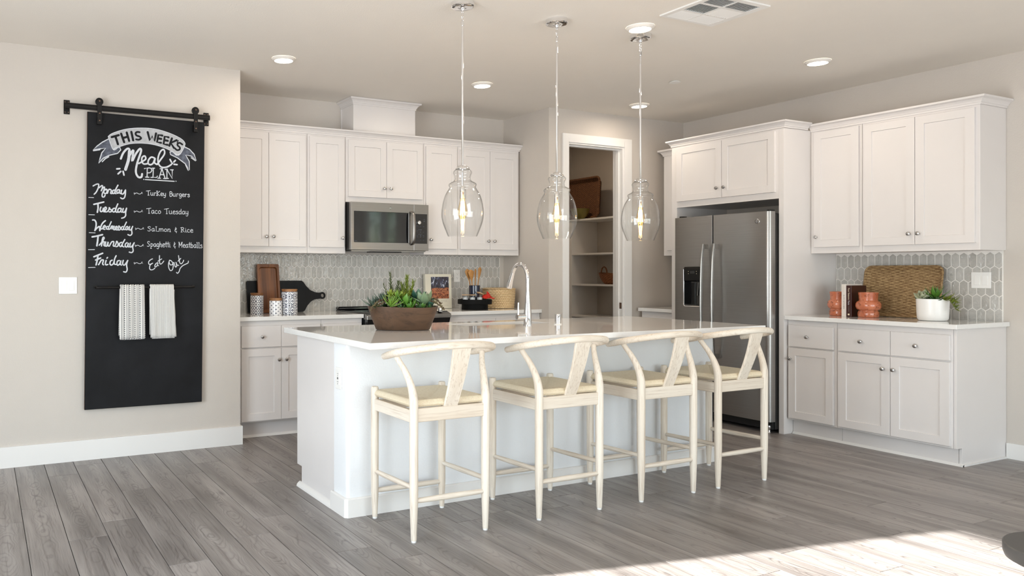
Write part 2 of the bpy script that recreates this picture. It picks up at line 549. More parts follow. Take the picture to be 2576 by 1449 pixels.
M['leaf_pale'] = leaf('pale_jade_leaf', (.16, .24, .13), (.24, .33, .19))
M['leaf_olive'] = leaf('olive_fern_leaf', (.06, .08, .025), (.11, .13, .045))
M['leaf_brown'] = leaf('brown_sedum_leaf', (.07, .03, .015), (.16, .14, .05))
M['leaf_cream'] = leaf('cream_edged_leaf', (.38, .42, .27), (.48, .50, .34))

def thin_glass(name, tint=(.975, .98, .975), edge=(.62, .63, .62), ior=1.5, rough=0.0):
    t = NT(name)
    t.t.nodes.remove(t.b)
    tr = t.n('ShaderNodeBsdfTransparent'); gl = t.n('ShaderNodeBsdfGlossy')
    gl.inputs['Roughness'].default_value = rough
    lw = t.n('ShaderNodeLayerWeight'); lw.inputs['Blend'].default_value = .5
    t.l(t.ramp(lw.outputs['Facing'], [(.72, tint), (1.0, edge)]), tr.inputs[0])
    l2 = t.n('ShaderNodeLayerWeight'); l2.inputs['Blend'].default_value = .5
    fac = t.math('MULTIPLY_ADD', t.math('POWER', l2.outputs['Facing'], 5.0), .75, .04)
    mx = t.n('ShaderNodeMixShader'); t.l(fac, mx.inputs[0]); t.l(tr.outputs[0], mx.inputs[1]); t.l(gl.outputs[0], mx.inputs[2])
    t.l(mx.outputs[0], t.out.inputs[0])
    return t.m
M['glass'] = thin_glass('clear_glass', (.98, .982, .98), (.60, .60, .59))
M['glass_jar'] = thin_glass('jar_glass', (.93, .94, .95), (.5, .5, .5))
M['glass_amber'] = thin_glass('amber_bulb_glass', (1.0, .90, .72), (.9, .62, .35))
M['window_glass'] = thin_glass('window_glass', (.97, .98, .98), (.85, .88, .88), 1.45)

def emit(name, c, s):
    t = NT(name)
    t.set(Emission_Color=(*c, 1), Emission_Strength=s); t.base((.9, .85, .8)); return t.m
M['led'] = emit('lit_diffuser', (1.0, .93, .82), 9.0)
M['filament'] = emit('glowing_filament', (1.0, .58, .24), 45.0)
M['led_tiny'] = emit('indicator_light', (.9, .9, .8), .5)

# ------------------------------------------------------------------ room shell
CZ = 2.74            # ceiling height
YL, YB = 5.364, 6.02 # chalkboard wall plane, back wall plane
XR = 6.275           # right wall plane
CT, CB = .924, .893  # worktop top / underside
sh = lambda mb, name, m, **k: struct(mb.build(name, m, **k))
sh(MB().box(-1.7, 1.705, YL, 6.14, 0, CZ), 'wall_left', M['wall'])
sh(MB().box(1.705, 4.58, YB, 6.14, 0, CZ), 'wall_back', M['wall'])
# pantry walls: side wall facing the cooker run, and the wall with the doorway
sh(MB().box(4.58, 4.69, YL, 6.95, 0, CZ), 'wall_pantry_side', M['wall'])
w = MB()
w.box(4.69, 4.797, YL, 5.475, 0, CZ).box(5.478, XR, YL, 5.475, 0, CZ).box(4.797, 5.478, YL, 5.475, 2.442, CZ)
sh(w, 'wall_pantry_front', M['wall'])
sh(MB().box(4.69, XR, 6.95, 7.06, 0, CZ), 'wall_pantry_back', M['wall'])
w = MB()      # right wall with a window behind the camera
w.box(XR, XR + .14, .17, 7.06, 0, CZ).box(XR, XR + .14, -3.6, -1.05, 0, CZ).box(XR, XR + .14, -1.05, .17, 0, .6).box(XR, XR + .14, -1.05, .17, 2.5, CZ)
sh(w, 'wall_right', M['wall'])
w = MB()      # wall behind the camera with three windows
w.box(-1.7, XR, -3.74, -3.6, 0, .12).box(-1.7, XR, -3.74, -3.6, 2.35, CZ)
for a, b in ((-1.7, -.2), (1.55, 1.75), (3.45, 3.65), (5.4, XR)): w.box(a, b, -3.74, -3.6, .12, 2.35)
sh(w, 'wall_near', M['wall'])
w = MB()      # wall with the patio door, left of the camera
w.box(-1.84, -1.7, -3.74, .25, 0, CZ).box(-1.84, -1.7, 3.303, 6.14, 0, CZ).box(-1.84, -1.7, .25, 3.303, 2.41, CZ)
sh(w, 'wall_patio', M['wall'])
sh(MB().box(-1.84, XR + .14, -3.74, 7.06, CZ, CZ + .12), 'ceiling', M['ceiling'])
floor = sh(MB().box(-1.84, XR + .14, -3.74, 7.06, -.1, -.006), 'floor', plain('floor_underlay', (.03, .027, .025), .9))

# planks: children of the floor
def poly_mesh(name, poly, ax, back, front, inset, m):
    """bevelled flat piece from a 2D outline; ax 'z' horizontal, 'y' facing -y, 'x' facing -x"""
    c = (sum(p[0] for p in poly) / len(poly), sum(p[1] for p in poly) / len(poly))
    n = len(poly)
    def P(p, d):
        return {'z': (p[0], p[1], d), 'y': (p[0], d, p[1]), 'x': (d, p[0], p[1])}[ax]
    ins = []
    for p in poly:
        dx, dy = c[0] - p[0], c[1] - p[1]
        L = max(math.hypot(dx, dy), 1e-6)
        k = min(inset * 1.4, L * .4) / L
        ins.append((p[0] + dx * k, p[1] + dy * k))
    s = (front - back) * .72
    vs = [P(p, back) for p in poly] + [P(p, back + s) for p in poly] + [P(p, front) for p in ins]
    fs = [(i, (i + 1) % n, n + (i + 1) % n, n + i) for i in range(n)] + [(n + i, n + (i + 1) % n, 2 * n + (i + 1) % n, 2 * n + i) for i in range(n)] + [tuple(range(2 * n, 3 * n))]
    me = bpy.data.meshes.new(name)
    bm = bmesh.new(); bv = [bm.verts.new(v) for v in vs]
    for f in fs: bm.faces.new([bv[i] for i in f])
    bmesh.ops.recalc_face_normals(bm, faces=bm.faces)
    # keep the visible face pointing out
    bm.to_mesh(me); bm.free()
    me.materials.append(m)
    return me

JO = {-1: 4.166, 0: 4.38, 1: 3.78, 2: 3.99, 3: 4.506, 4: 4.197, 5: 3.48, 6: 3.708, 7: 4.338, 8: 4.155, 9: 4.63, 11: 3.211, 13: 3.451,
      15: 2.109, 16: 2.926, 17: 2.231, 18: 3.15, 19: 2.564, 20: 2.87, 21: 2.161, 22: 1.851, 23: 2.486, 24: 2.081, 25: 2.787, 26: 2.993,
      27: 2.207, 28: 2.642, 30: 2.887, 31: 2.473}
PW, PL = .1788, 1.235
pl_cache = {}
for k in range(-11, 35):
    x0 = .185 + k * PW; x1 = x0 + PW
    x0c, x1c = max(x0, -1.69), min(x1, XR)
    if x1c - x0c < .02: continue
    j = JO.get(k, (k * .47) % 1 * PL)
    ymax = YL if x0 < 1.6 else (YB if x0 < 4.55 else 6.9)
    if x0 > 4.55 and x0 > 5.5: ymax = YL
    y = j - PL * math.ceil((j - .0) / PL)
    while y < ymax - .01:
        ya, yb = max(y, 0.0), min(y + PL, ymax)
        y += PL
        if yb - ya < .03: continue
        w_, l_ = round(x1c - x0c, 4), round(yb - ya, 3)
        key = (w_, l_)
        if key not in pl_cache:
            hw, hl = w_ / 2 - .0014, l_ / 2 - .0006
            pl_cache[key] = poly_mesh('plank', [(-hw, -hl), (hw, -hl), (hw, hl), (-hw, hl)], 'z', -.006, 0, .0016, M['plank'])
        share('plank', pl_cache[key], floor, ((x0c + x1c) / 2, (ya + yb) / 2, 0))
# the rest of the floor, behind the camera and out of the photograph: same boards joined into one
rest = MB()
for k in range(-11, 35):
    x0 = .185 + k * PW
    rest.box(max(x0 + .001, -1.69), min(x0 + PW - .001, XR), -3.59, -.002, -.006, 0)
stuff(rest.build('far_planks', M['plank'], floor))

# baseboards
def bb(name, pts, closed=False):
    return sh(MB().prism(pts, 'z', 0, .13), name, M['trim'], bevel=.003)
sh(MB().box(-1.69, 1.72, YL - .014, YL, 0, .135).box(1.705, 1.719, YL, 5.45, 0, .135), 'baseboard_left', M['trim'])
sh(MB().box(XR - .014, XR, .0, 2.72, 0, .105), 'baseboard_right', M['trim'])
sh(MB().box(4.595, 4.73, YL - .014, YL, 0, .135), 'baseboard_pantry', M['trim'])
sh(MB().box(5.575, 5.62, YL - .014, YL, 0, .135), 'baseboard_pantry_right', M['trim'])

# pantry doorway: casing, jamb, stop
tr = struct(MB().box(4.732, 4.797, YL - .016, YL, 0, 2.521).box(5.478, 5.572, YL - .016, YL, 0, 2.521).box(4.797, 5.478, YL - .016, YL, 2.442, 2.521).build('trim_1', M['trim'], bevel=.002))
jm = MB().box(4.797, 4.812, YL - .004, 5.48, 0, 2.442).box(5.462, 5.478, YL - .004, 5.48, 0, 2.442).box(4.812, 5.462, YL - .004, 5.48, 2.428, 2.442)
jm.box(4.812, 4.824, 5.40, 5.435, 0, 2.428).box(5.448, 5.462, 5.40, 5.435, 0, 2.428).box(4.824, 5.448, 5.40, 5.435, 2.414, 2.428)
jm.build('door_jamb', M['trim'], tr)
MB().box(5.4595, 5.462, 5.372, 5.397, .915, .972).build('strike_plate', M['bolt'], tr)
# patio door and windows out of the photograph
def window_unit(name, ax, p0, p1, a0, a1, z0, z1, mull):
    fr = MB()
    def B(u0, u1, za, zb, d=0):
        if ax == 'x': fr.box(p0 + d, p1 - d, u0, u1, za, zb)
        else: fr.box(u0, u1, p0 + d, p1 - d, za, zb)
    B(a0, a1, z0, z0 + .05); B(a0, a1, z1 - .05, z1)
    B(a0, a0 + .05, z0 + .05, z1 - .05); B(a1 - .05, a1, z0 + .05, z1 - .05)
    for m_ in mull: B(m_ - .03, m_ + .03, z0 + .05, z1 - .05)
    f = struct(fr.build(name, M['trim']))
    pm = (p0 + p1) / 2
    g = MB()
    if ax == 'x': g.add([(pm, a0 + .05, z0 + .05), (pm, a1 - .05, z0 + .05), (pm, a1 - .05, z1 - .05), (pm, a0 + .05, z1 - .05)], [(0, 1, 2, 3)])
    else: g.add([(a0 + .05, pm, z0 + .05), (a1 - .05, pm, z0 + .05), (a1 - .05, pm, z1 - .05), (a0 + .05, pm, z1 - .05)], [(0, 1, 2, 3)])
    g.build('pane', M['window_glass'], f)
window_unit('door_1', 'x', -1.80, -1.74, .25, 3.303, 0, 2.41, [])
struct(MB().box(-30, 36, -30, -3.75, -.30, -.12).box(-30, -1.85, -3.75, 30, -.30, -.12).box(XR + .15, 36, -3.75, 30, -.30, -.12).build('ground', plain('pale_paving', srgb(134, 129, 121), .9, var=.08, vs=1)))  # unseen ground added outside to bounce sunlight up onto the ceiling
window_unit('window_1', 'x', XR + .03, XR + .10, -1.05, .17, .6, 2.5, [-.40, -.35, -.31])
window_unit('window_2', 'y', -3.71, -3.64, -.2, 1.55, .12, 2.35, [.675])
window_unit('window_3', 'y', -3.71, -3.64, 1.75, 3.45, .12, 2.35, [2.6])
window_unit('window_4', 'y', -3.71, -3.64, 3.65, 5.4, .12, 2.35, [4.5])
# ------------------------------------------------------------------ cabinetry
class Fr:
    """local frame for a run: 'B' faces -Y at plane p (u = x); 'R' faces -X at plane p (u = y)"""
    def __init__(s, kind, p): s.k, s.p = kind, p
    def box(s, mb, u0, u1, o0, o1, z0, z1, mi=0):
        if s.k == 'B': mb.box(u0, u1, s.p - o1, s.p - o0, z0, z1, mi)
        else: mb.box(s.p - o1, s.p - o0, u0, u1, z0, z1, mi)
        return mb
    def pt(s, u, o, z): return (u, s.p - o, z) if s.k == 'B' else (s.p - o, u, z)

def knob(fr, u, o, z, parent):
    mb = MB()
    pr = [(.0055, 0), (.0055, .006), (.0045, .010), (.006, .015), (.0125, .019), (.0145, .0235), (.0125, .028), (.007, .0305), (0, .031)]
    if fr.k == 'B': mb.lathe([(r, fr.p - o - h) for r, h in pr], u, z, 20, axis='y')
    else: mb.lathe([(r, fr.p - o - h) for r, h in pr], u, z, 20, axis='x')
    return mb.build('knob', M['nickel'], parent, smooth=40)

def shaker(fr, u0, u1, z0, z1, parent, name='door', m=None, rail=.056, th=.019, knob_at=None, flat=False):
    mb = MB()
    if flat:
        fr.box(mb, u0, u1, 0, th, z0, z1)
        d = mb.build(name, m or M['cab'], parent, bevel=.0018)
    else:
        a, b, c, d_ = u0 + rail, u1 - rail, z0 + rail, z1 - rail
        O = [(u0, z0), (u1, z0), (u1, z1), (u0, z1)]; I = [(a, c), (b, c), (b, d_), (a, d_)]
        r2 = .007
        J = [(a + .002, c + .002), (b - .002, c + .002), (b - .002, d_ - .002), (a + .002, d_ - .002)]
        e = .0015
        OO = [(u0 + e, z0 + e), (u1 - e, z0 + e), (u1 - e, z1 - e), (u0 + e, z1 - e)]
        vs = [fr.pt(u, 0, z) for u, z in O] + [fr.pt(u, th - e, z) for u, z in O] + [fr.pt(u, th, z) for u, z in OO] + [fr.pt(u, th, z) for u, z in I] + [fr.pt(u, th - r2, z) for u, z in J]
        fs = [(3, 2, 1, 0)]
        for k in (0, 4, 8, 12):
            fs += [(k + i, k + (i + 1) % 4, k + 4 + (i + 1) % 4, k + 4 + i) for i in range(4)]
        fs.append((16, 17, 18, 19))
        mb.add(vs, fs)
        d = mb.build(name, m or M['cab'], parent)
    if knob_at: knob(fr, knob_at[0], th, knob_at[1], d)
    return d

def cabinet(name, label, fr, u0, u1, z0, z1, depth, doors=(), drawers=(), toe=None, group=None, gap=.001):
    """fr.p = plane of the face frame; doors: (u0,u1,z0,z1,knob_u,knob_z)"""
    c = fr.pt((u0 + u1) / 2, -depth / 2, z0 if toe is None else 0)
    t = thing(name, label, 'cabinet', c, group)
    mb = MB()
    fr.box(mb, u0 + gap, u1 - gap, -depth, 0, z0, z1)
    mb.build('body', M['cab'], t, bevel=.001)
    if toe is not None:
        mb = MB(); fr.box(mb, u0 + gap, u1 - gap, -depth, -toe, 0, z0)
        mb.build('toe_kick', M['cab'], t)
    for d in doors: shaker(fr, *d[:4], t, knob_at=d[4:6])
    for d in drawers: shaker(fr, *d[:4], t, name='drawer', knob_at=d[4:6], flat=True)
    return t

# --- uppers over the cooker run (faces -Y)
U = Fr('B', 5.768); dU = 6.018 - 5.768
zb, zt = 1.417, 2.40
G_U = 'white wall cabinets over the cooker run'
cabinet('wall_cabinet', 'tall two-door wall cabinet next to the chalkboard wall, left end of the cooker run', U, 1.708, 2.404, zb, zt, dU,
        [(1.745, 2.064, 1.468, 2.378, 2.041, 1.545), (2.067, 2.388, 1.468, 2.378, 2.101, 1.547)], group=G_U)
cabinet('wall_cabinet', 'narrow one-door wall cabinet touching the left side of the microwave', U, 2.404, 2.752, zb, zt, dU,
        [(2.421, 2.736, 1.468, 2.380, 2.712, 1.546)], group=G_U)
cabinet('wall_cabinet', 'short two-door wall cabinet directly above the microwave', U, 2.752, 3.520, 1.852, zt, dU,
        [(2.774, 3.136, 1.898, 2.378, 3.108, 1.978), (3.139, 3.500, 1.898, 2.378, 3.172, 1.978)], group=G_U)
cabinet('wall_cabinet', 'narrow one-door wall cabinet touching the right side of the microwave', U, 3.520, 3.878, zb, zt, dU,
        [(3.535, 3.858, 1.468, 2.374, 3.576, 1.549)], group=G_U)
cabinet('wall_cabinet', 'two-door wall cabinet at the right end of the cooker run, over the utensil crock', U, 3.878, 4.565, zb, zt, dU,
        [(3.897, 4.219, 1.468, 2.370, 4.195, 1.546), (4.222, 4.540, 1.468, 2.370, 4.262, 1.546)], group=G_U)

def sweep_profile(prof, path, m, name, parent=None, flip=1, closed=False, **kw):
    """prof: (out, z) points; path: plan (x,y) polyline; out is to the left of travel * flip"""
    P = [Vector((x, y)) for x, y in path]; n = len(P)
    offs = []
    for i in range(n):
        d0 = (P[i] - P[i - 1]).normalized() if i else None
        d1 = (P[i + 1] - P[i]).normalized() if i < n - 1 else None
        n0 = Vector((-d0.y, d0.x)) * flip if d0 else None
        n1 = Vector((-d1.y, d1.x)) * flip if d1 else None
        if n0 is None: offs.append(n1)
        elif n1 is None: offs.append(n0)
        else:
            b = (n0 + n1).normalized(); offs.append(b / max(b.dot(n0), .2))
    vs = []; k = len(prof)
    for i in range(n):
        for o, z in prof: vs.append((P[i].x + offs[i].x * o, P[i].y + offs[i].y * o, z))
    fs = [(i * k + j, i * k + (j + 1) % k, (i + 1) * k + (j + 1) % k, (i + 1) * k + j) for i in range(n - 1) for j in range(k)]
    fs += [tuple(range(k)), tuple(range((n - 1) * k, n * k))[::-1]]
    return MB().add(vs, fs).build(name, m, parent, **kw)
def crown(z, h=.055, out=.038):
    return [(0, z), (.006, z), (.006, z + .012), (.010, z + .014), (.014, z + .024), (.024, z + .036), (out - .004, z + .042), (out, z + .044), (out, z + h), (0, z + h)]
c_ = sweep_profile(crown(2.397), [(1.708, 5.767), (4.566, 5.767), (4.566, 6.018)], M['cab'], 'crown_moulding', flip=-1)
tag(c_, 'stepped white crown moulding along the top of the cooker run wall cabinets', 'moulding', 'crown mouldings on the cabinets')

# hood chase over the microwave cabinet
t = thing('hood_chase', 'boxed white hood chase rising from the wall cabinets to the ceiling', 'chase', (3.13, 5.89, 2.452))
MB().box(2.83, 3.437, 5.775, 6.018, 2.453, 2.739).build('body', M['cab'], t, bevel=.001)
MB().box(2.822, 2.83, 6.0, 6.018, 2.453, 2.68).build('scribe_strip', M['cab'], t)
sweep_profile(crown(2.682, .056, .042), [(2.83, 6.018), (2.83, 5.775), (3.437, 5.775), (3.437, 6.018)], M['cab'], 'crown', t, flip=-1)

# --- base run under the worktop (faces -Y)
Bf = Fr('B', 5.487); dB = 6.018 - 5.487
G_B = 'white base cabinets of the cooker run'
def base_u(u0, u1, mid, lab, kd=None):
    dr = [(u0 + .014, mid - .0015, .692, .855, (u0 + mid) / 2 + .005, .772), (mid + .0015, u1 - .012, .692, .855, (u1 + mid) / 2, .772)]
    ds = [(u0 + .014, mid - .0015, .137, .680, mid - .026, .594), (mid + .0015, u1 - .012, .137, .680, mid + .034, .594)]
    return cabinet('base_cabinet', lab, Bf, u0, u1, .127, .892, dB, ds, dr, toe=.075, group=G_B)
base_u(1.735, 2.405, 2.067, 'white base cabinet with two drawers next to the chalkboard wall')
cabinet('base_cabinet', 'narrow white base cabinet touching the left side of the range', Bf, 2.405, 2.766, .127, .892, dB,
        [(2.417, 2.754, .137, .680, 2.728, .594)], [(2.417, 2.754, .692, .855, 2.585, .772)], toe=.075, group=G_B)
base_u(3.572, 4.578, 4.075, 'white base cabinet right of the range, below the cookbook and basket')
filler = MB().box(1.706, 1.734, 5.487, 6.018, 0, .892)
tag(filler.build('filler_strip', M['cab']), 'narrow white filler strip between the chalkboard wall and first base cabinet', 'filler')
def slab(name, parts, lab, group=None):
    mb = MB()
    for b in parts: mb.box(*b)
    return tag(mb.build(name, M['quartz'], bevel=.002), lab, 'worktop', group)
slab('worktop', [(1.706, 2.768, 5.455, 6.018, CB, CT)], 'white quartz worktop left of the range, holding the patterned canisters', 'quartz worktops')
slab('worktop', [(3.570, 4.579, 5.455, 6.018, CB, CT)], 'white quartz worktop right of the range, holding the cookbook and basket', 'quartz worktops')

# shoe moulding at the toe of the cooker run
sh(MB().prism([(5.545, 0), (5.562, 0), (5.562, .018), (5.556, .018)], 'x', 1.71, 2.765), 'trim_2', M['trim'])

# --- tiles
def clip(poly, x0, x1, y0, y1):
    def cl(P, f, g):
        out = []
        for i in range(len(P)):
            a, b = P[i], P[(i + 1) % len(P)]
            fa, fb = f(a), f(b)
            if fa >= 0: out.append(a)
            if (fa >= 0) != (fb >= 0):
                s = fa / (fa - fb); out.append((a[0] + (b[0] - a[0]) * s, a[1] + (b[1] - a[1]) * s))
        return out
    for f in (lambda p: p[0] - x0, lambda p: x1 - p[0], lambda p: p[1] - y0, lambda p: y1 - p[1]):
        poly = cl(poly, f, None)
        if len(poly) < 3: return []
    return poly
def area(P): return abs(sum(P[i][0] * P[(i + 1) % len(P)][1] - P[(i + 1) % len(P)][0] * P[i][1] for i in range(len(P)))) / 2

def backsplash(name, lab, ax, wallp, u_apex, z_apex, pitch, u0, u1, z0, z1, gap, holes=(), side_trim=None):
    t = thing(name, lab, 'tiling', {'y': ((u0 + u1) / 2, wallp, z0), 'x': (wallp, (u0 + u1) / 2, z0)}[ax], 'picket tile backsplashes')
    mb = MB()
    if ax == 'y': mb.box(u0, u1, wallp - .006, wallp, z0, z1)
    else: mb.box(wallp - .006, wallp, u0, u1, z0, z1)
    mb.build('grout', M['grout'], t)
    p, s = .019, .0785
    rowp = p + s
    full = None; small = MB()
    back, front = wallp - .006, wallp - .0084
    for r in range(-5, 3):
        za = z_apex + r * rowp
        k0 = int((u0 - u_apex) / pitch) - 2; k1 = int((u1 - u_apex) / pitch) + 2
        for k in range(k0, k1 + 1):
            uc = u_apex + (k + (.5 if r % 2 else 0)) * pitch
            g = gap / 2
            w = pitch / 2 - g
            hexa = [(uc, za - g * 1.15), (uc + w, za - p - g * .5), (uc + w, za - p - s + g * .5), (uc, za - 2 * p - s + g * 1.15), (uc - w, za - p - s + g * .5), (uc - w, za - p - g * .5)]
            c = clip(hexa, u0 + gap, u1 - gap, z0 + .001, z1 - .0005)
            if not c or area(c) < 2e-5: continue
            if area(c) > .98 * area(hexa):
                if full is None:
                    me = poly_mesh('tile', [(a - uc, b - za) for a, b in hexa], ax, -.0001, -(back - front), .0018, M['tile'])
                    full = me
                loc = (uc, back, za) if ax == 'y' else (back, uc, za)
                o = share('tile', full, t)
                o.location = Vector(loc) - t.location
                o.rotation_euler = (random.uniform(-.006, .006), 0, random.uniform(-.006, .006))
            else:
                me = poly_mesh('tile', c, ax, back, front, .0014, M['tile'])
                if area(c) < .25 * area(hexa):
                    n = len(small.v); small.v += [tuple(v.co) for v in me.vertices]
                    small.f += [tuple(n + i for i in pl.vertices) for pl in me.polygons]; small.mi += [0] * len(me.polygons)
                    bpy.data.meshes.remove(me)
                else:
                    finish('tile', me, None, t)
    if small.v: stuff(small.build('tile_offcuts', M['tile'], t))
    return t
backsplash('tiled_backsplash', 'grey picket tile backsplash behind the canisters and range', 'y', YB - .0012, 2.311, 1.317, .05145, 1.87, 4.53, CT, 1.4165, .0046)
backsplash('tiled_backsplash', 'grey picket tile backsplash behind the woven tray and potted succulent', 'x', XR - .0012, 3.072, 1.206, .0517, 2.74, 3.862, CT, 1.4095, .0054)

# --- right-hand wall: fridge surround, uppers and base (faces -X)
t = thing('fridge_surround', 'tall white fridge housing with two doors above the refrigerator', 'cabinet', (5.96, 4.4, 0))
MB().box(5.621, 6.273, 3.864, 3.906, 0, 2.385).build('side_panel', M['cab'], t, bevel=.001)
MB().box(5.621, 6.273, 4.873, 4.930, 0, 2.385).build('side_panel', M['cab'], t, bevel=.001)
MB().box(5.640, 6.273, 3.906, 4.873, 1.842, 2.385).box(5.621, 5.640, 3.906, 4.873, 1.838, 2.385).build('body', M['cab'], t)
RF = Fr('R', 5.621)
shaker(RF, 3.930, 4.402, 1.890, 2.368, t, knob_at=(4.372, 1.972))
shaker(RF, 4.406, 4.864, 1.890, 2.368, t, knob_at=(4.440, 1.971))
c_ = sweep_profile(crown(2.386), [(5.900, 4.931), (5.620, 4.931), (5.620, 3.863), (5.905, 3.863)], M['cab'], 'crown_moulding', flip=-1)
tag(c_, 'white crown moulding wrapping the top of the fridge housing', 'moulding', 'crown mouldings on the cabinets')

UR = Fr('R', 5.947); dR = 6.273 - 5.947
zbR, ztR = 1.409, 2.373
G_R = 'white wall cabinets beside the fridge'
cabinet('wall_cabinet', 'single-door wall cabinet touching the near side of the fridge housing', UR, 3.470, 3.862, zbR, ztR, dR,
        [(3.488, 3.829, 1.457, 2.362, 3.803, 1.536)], group=G_R)
cabinet('wall_cabinet', 'two-door wall cabinet above the woven tray and potted succulent', UR, 2.724, 3.470, zbR, ztR, dR,
        [(3.108, 3.452, 1.457, 2.355, 3.138, 1.533), (2.748, 3.105, 1.457, 2.355, 3.079, 1.533)], group=G_R)
c_ = sweep_profile(crown(2.372, .057, .040), [(5.946, 3.862), (5.946, 2.723), (6.273, 2.723)], M['cab'], 'crown_moulding', flip=-1)
tag(c_, 'white crown moulding over the wall cabinets above the woven tray', 'moulding', 'crown mouldings on the cabinets')
cabinet('wall_cabinet', 'white wall cabinet on the far side of the fridge housing by the pantry', UR, 4.933, 5.310, 1.420, 2.378, dR,
        [(4.950, 5.255, 1.468, 2.36, 4.985, 1.545)], group=G_R)
c_ = sweep_profile(crown(2.378, .06, .040), [(5.946, 4.933), (5.946, 5.311), (6.273, 5.311)], M['cab'], 'crown_moulding', flip=1)
tag(c_, 'short white crown moulding on the cabinet between fridge and pantry', 'moulding', 'crown mouldings on the cabinets')

BR = Fr('R', 5.667); dBR = 6.273 - 5.667
G_BR = 'white base cabinets beside the fridge'
cabinet('base_cabinet', 'white base cabinet with one door and one drawer touching the fridge housing', BR, 3.484, 3.862, .118, .892, dBR,
        [(3.502, 3.848, .132, .676, 3.824, .592)], [(3.502, 3.848, .687, .852, 3.692, .768)], toe=.062, group=G_BR)
cabinet('base_cabinet', 'wide white base cabinet with two doors at the near end of the right wall', BR, 2.742, 3.484, .118, .892, dBR,
        [(3.115, 3.467, .132, .676, 3.154, .590), (2.756, 3.112, .132, .676, 3.086, .590)],
        [(3.115, 3.467, .687, .852, 3.302, .767), (2.756, 3.112, .687, .852, 2.948, .767)], toe=.062, group=G_BR)
p_ = MB().prism([(5.729, 0), (6.273, 0), (6.273, .892), (5.667, .892), (5.667, .118), (5.729, .118)], 'y', 2.724, 2.741)
tag(p_.build('end_panel', M['cab'], bevel=.001), 'flat white end panel closing the near end of the right base cabinets', 'panel')
slab('worktop', [(5.621, 6.273, 2.704, 3.862, CB, CT)], 'white quartz worktop under the woven tray, right wall', 'quartz worktops')
slab('worktop', [(5.621, 6.273, 4.932, 5.322, CB, CT)], 'short white quartz worktop between fridge housing and pantry', 'quartz worktops')
cabinet('base_cabinet', 'short white base cabinet between fridge housing and pantry wall', BR, 4.934, 5.318, .118, .892, dBR,
        [(4.95, 5.300, .132, .676, 4.98, .592)], [(4.95, 5.300, .687, .852, 5.12, .768)], toe=.062, group=G_BR)
sh(MB().prism([(5.712, 0), (5.729, 0), (5.729, .016), (5.724, .016)], 'y', 2.712, 3.86).box(5.712, 6.273, 2.712, 2.724, 0, .012), 'trim_3', M['trim'])

# --- island
IX0, IX1, IY0, IY1 = 1.690, 4.408, 3.523, 4.222
t = thing('kitchen_island', 'white kitchen island body with textured drywall front facing the stools', 'island', (3.05, 3.87, 0))
# drywall pony wall with rounded corners
arc = [(IX0 + .02 - .02 * math.sin(a), IY0 + .02 - .02 * math.cos(a)) for a in [i * math.pi / 10 for i in range(6)]]
arc2 = [(IX1 - .02 + .02 * math.sin(a), IY0 + .02 - .02 * math.cos(a)) for a in [i * math.pi / 10 for i in range(6)]]
ring = arc[::-1] + arc2 + [(IX1, 3.682), (IX0, 3.682)]
ring = [(IX0, 3.682)] + arc[::-1] + arc2 + [(IX1, 3.682)]
MB().prism(ring, 'z', 0, .892).build('pony_wall', M['island_paint'], t, smooth=50)
# cabinets behind it: side panels with a toe notch, back with doors
for x0, x1 in ((IX0 + .006, IX0 + .026), (IX1 - .026, IX1 - .006)):
    MB().prism([(3.683, 0), (4.152, 0), (4.152, .118), (4.222, .118), (4.222, .892), (3.683, .892)], 'x', x0, x1).build('side_panel', M['cab'], t, bevel=.001)
MB().box(IX0 + .026, IX1 - .026, 3.70, 4.15, .05, .118).box(IX0 + .026, IX1 - .026, 4.10, 4.15, 0, .118).box(IX0 + .026, IX1 - .026, 4.20, 4.221, .118, .892).build('carcase', M['cab'], t)
class FrI(Fr):
    def box(s, mb, u0, u1, o0, o1, z0, z1, mi=0): mb.box(u0, u1, s.p + o0, s.p + o1, z0, z1, mi); return mb
    def pt(s, u, o, z): return (u, s.p + o, z)
FI = FrI('B', 4.222)
for i in range(6):
    a = IX0 + .03 + i * .4425
    shaker(FI, a + .006, a + .436, .137, .855, t)
# baseboard with chamfered corner, and shoe moulding on the cabinet side
def bbring(o, ch):
    return [(IX0 - o, 3.694), (IX0 - o, IY0 - o + ch), (IX0 - o + ch, IY0 - o), (IX1 + o - ch, IY0 - o), (IX1 + o, IY0 - o + ch), (IX1 + o, 3.694)]
P_o, P_i = bbring(.017, .016), bbring(.0005, .012)
n_ = len(P_o)
vs = [(x, y, z) for z in (0, .092) for x, y in P_o] + [(x, y, .097) for x, y in bbring(.010, .013)] + [(x, y, z) for z in (.097, 0) for x, y in P_i]
fs = []
for r in range(4):
    fs += [(r * n_ + i, r * n_ + i + 1, (r + 1) * n_ + i + 1, (r + 1) * n_ + i) for i in range(n_ - 1)]
fs += [tuple(r * n_ for r in range(5)), tuple(r * n_ + n_ - 1 for r in range(5))[::-1]]
MB().add(vs, fs).build('baseboard', M['trim'], t)
q = [(.0, 0), (.024, 0), (.022, .010), (.014, .020), (.006, .026), (0, .028)]
MB().prism([(IX0 + .006 - o, z) for o, z in q], 'y', 3.694, 4.175).build('shoe_moulding', M['trim'], t)

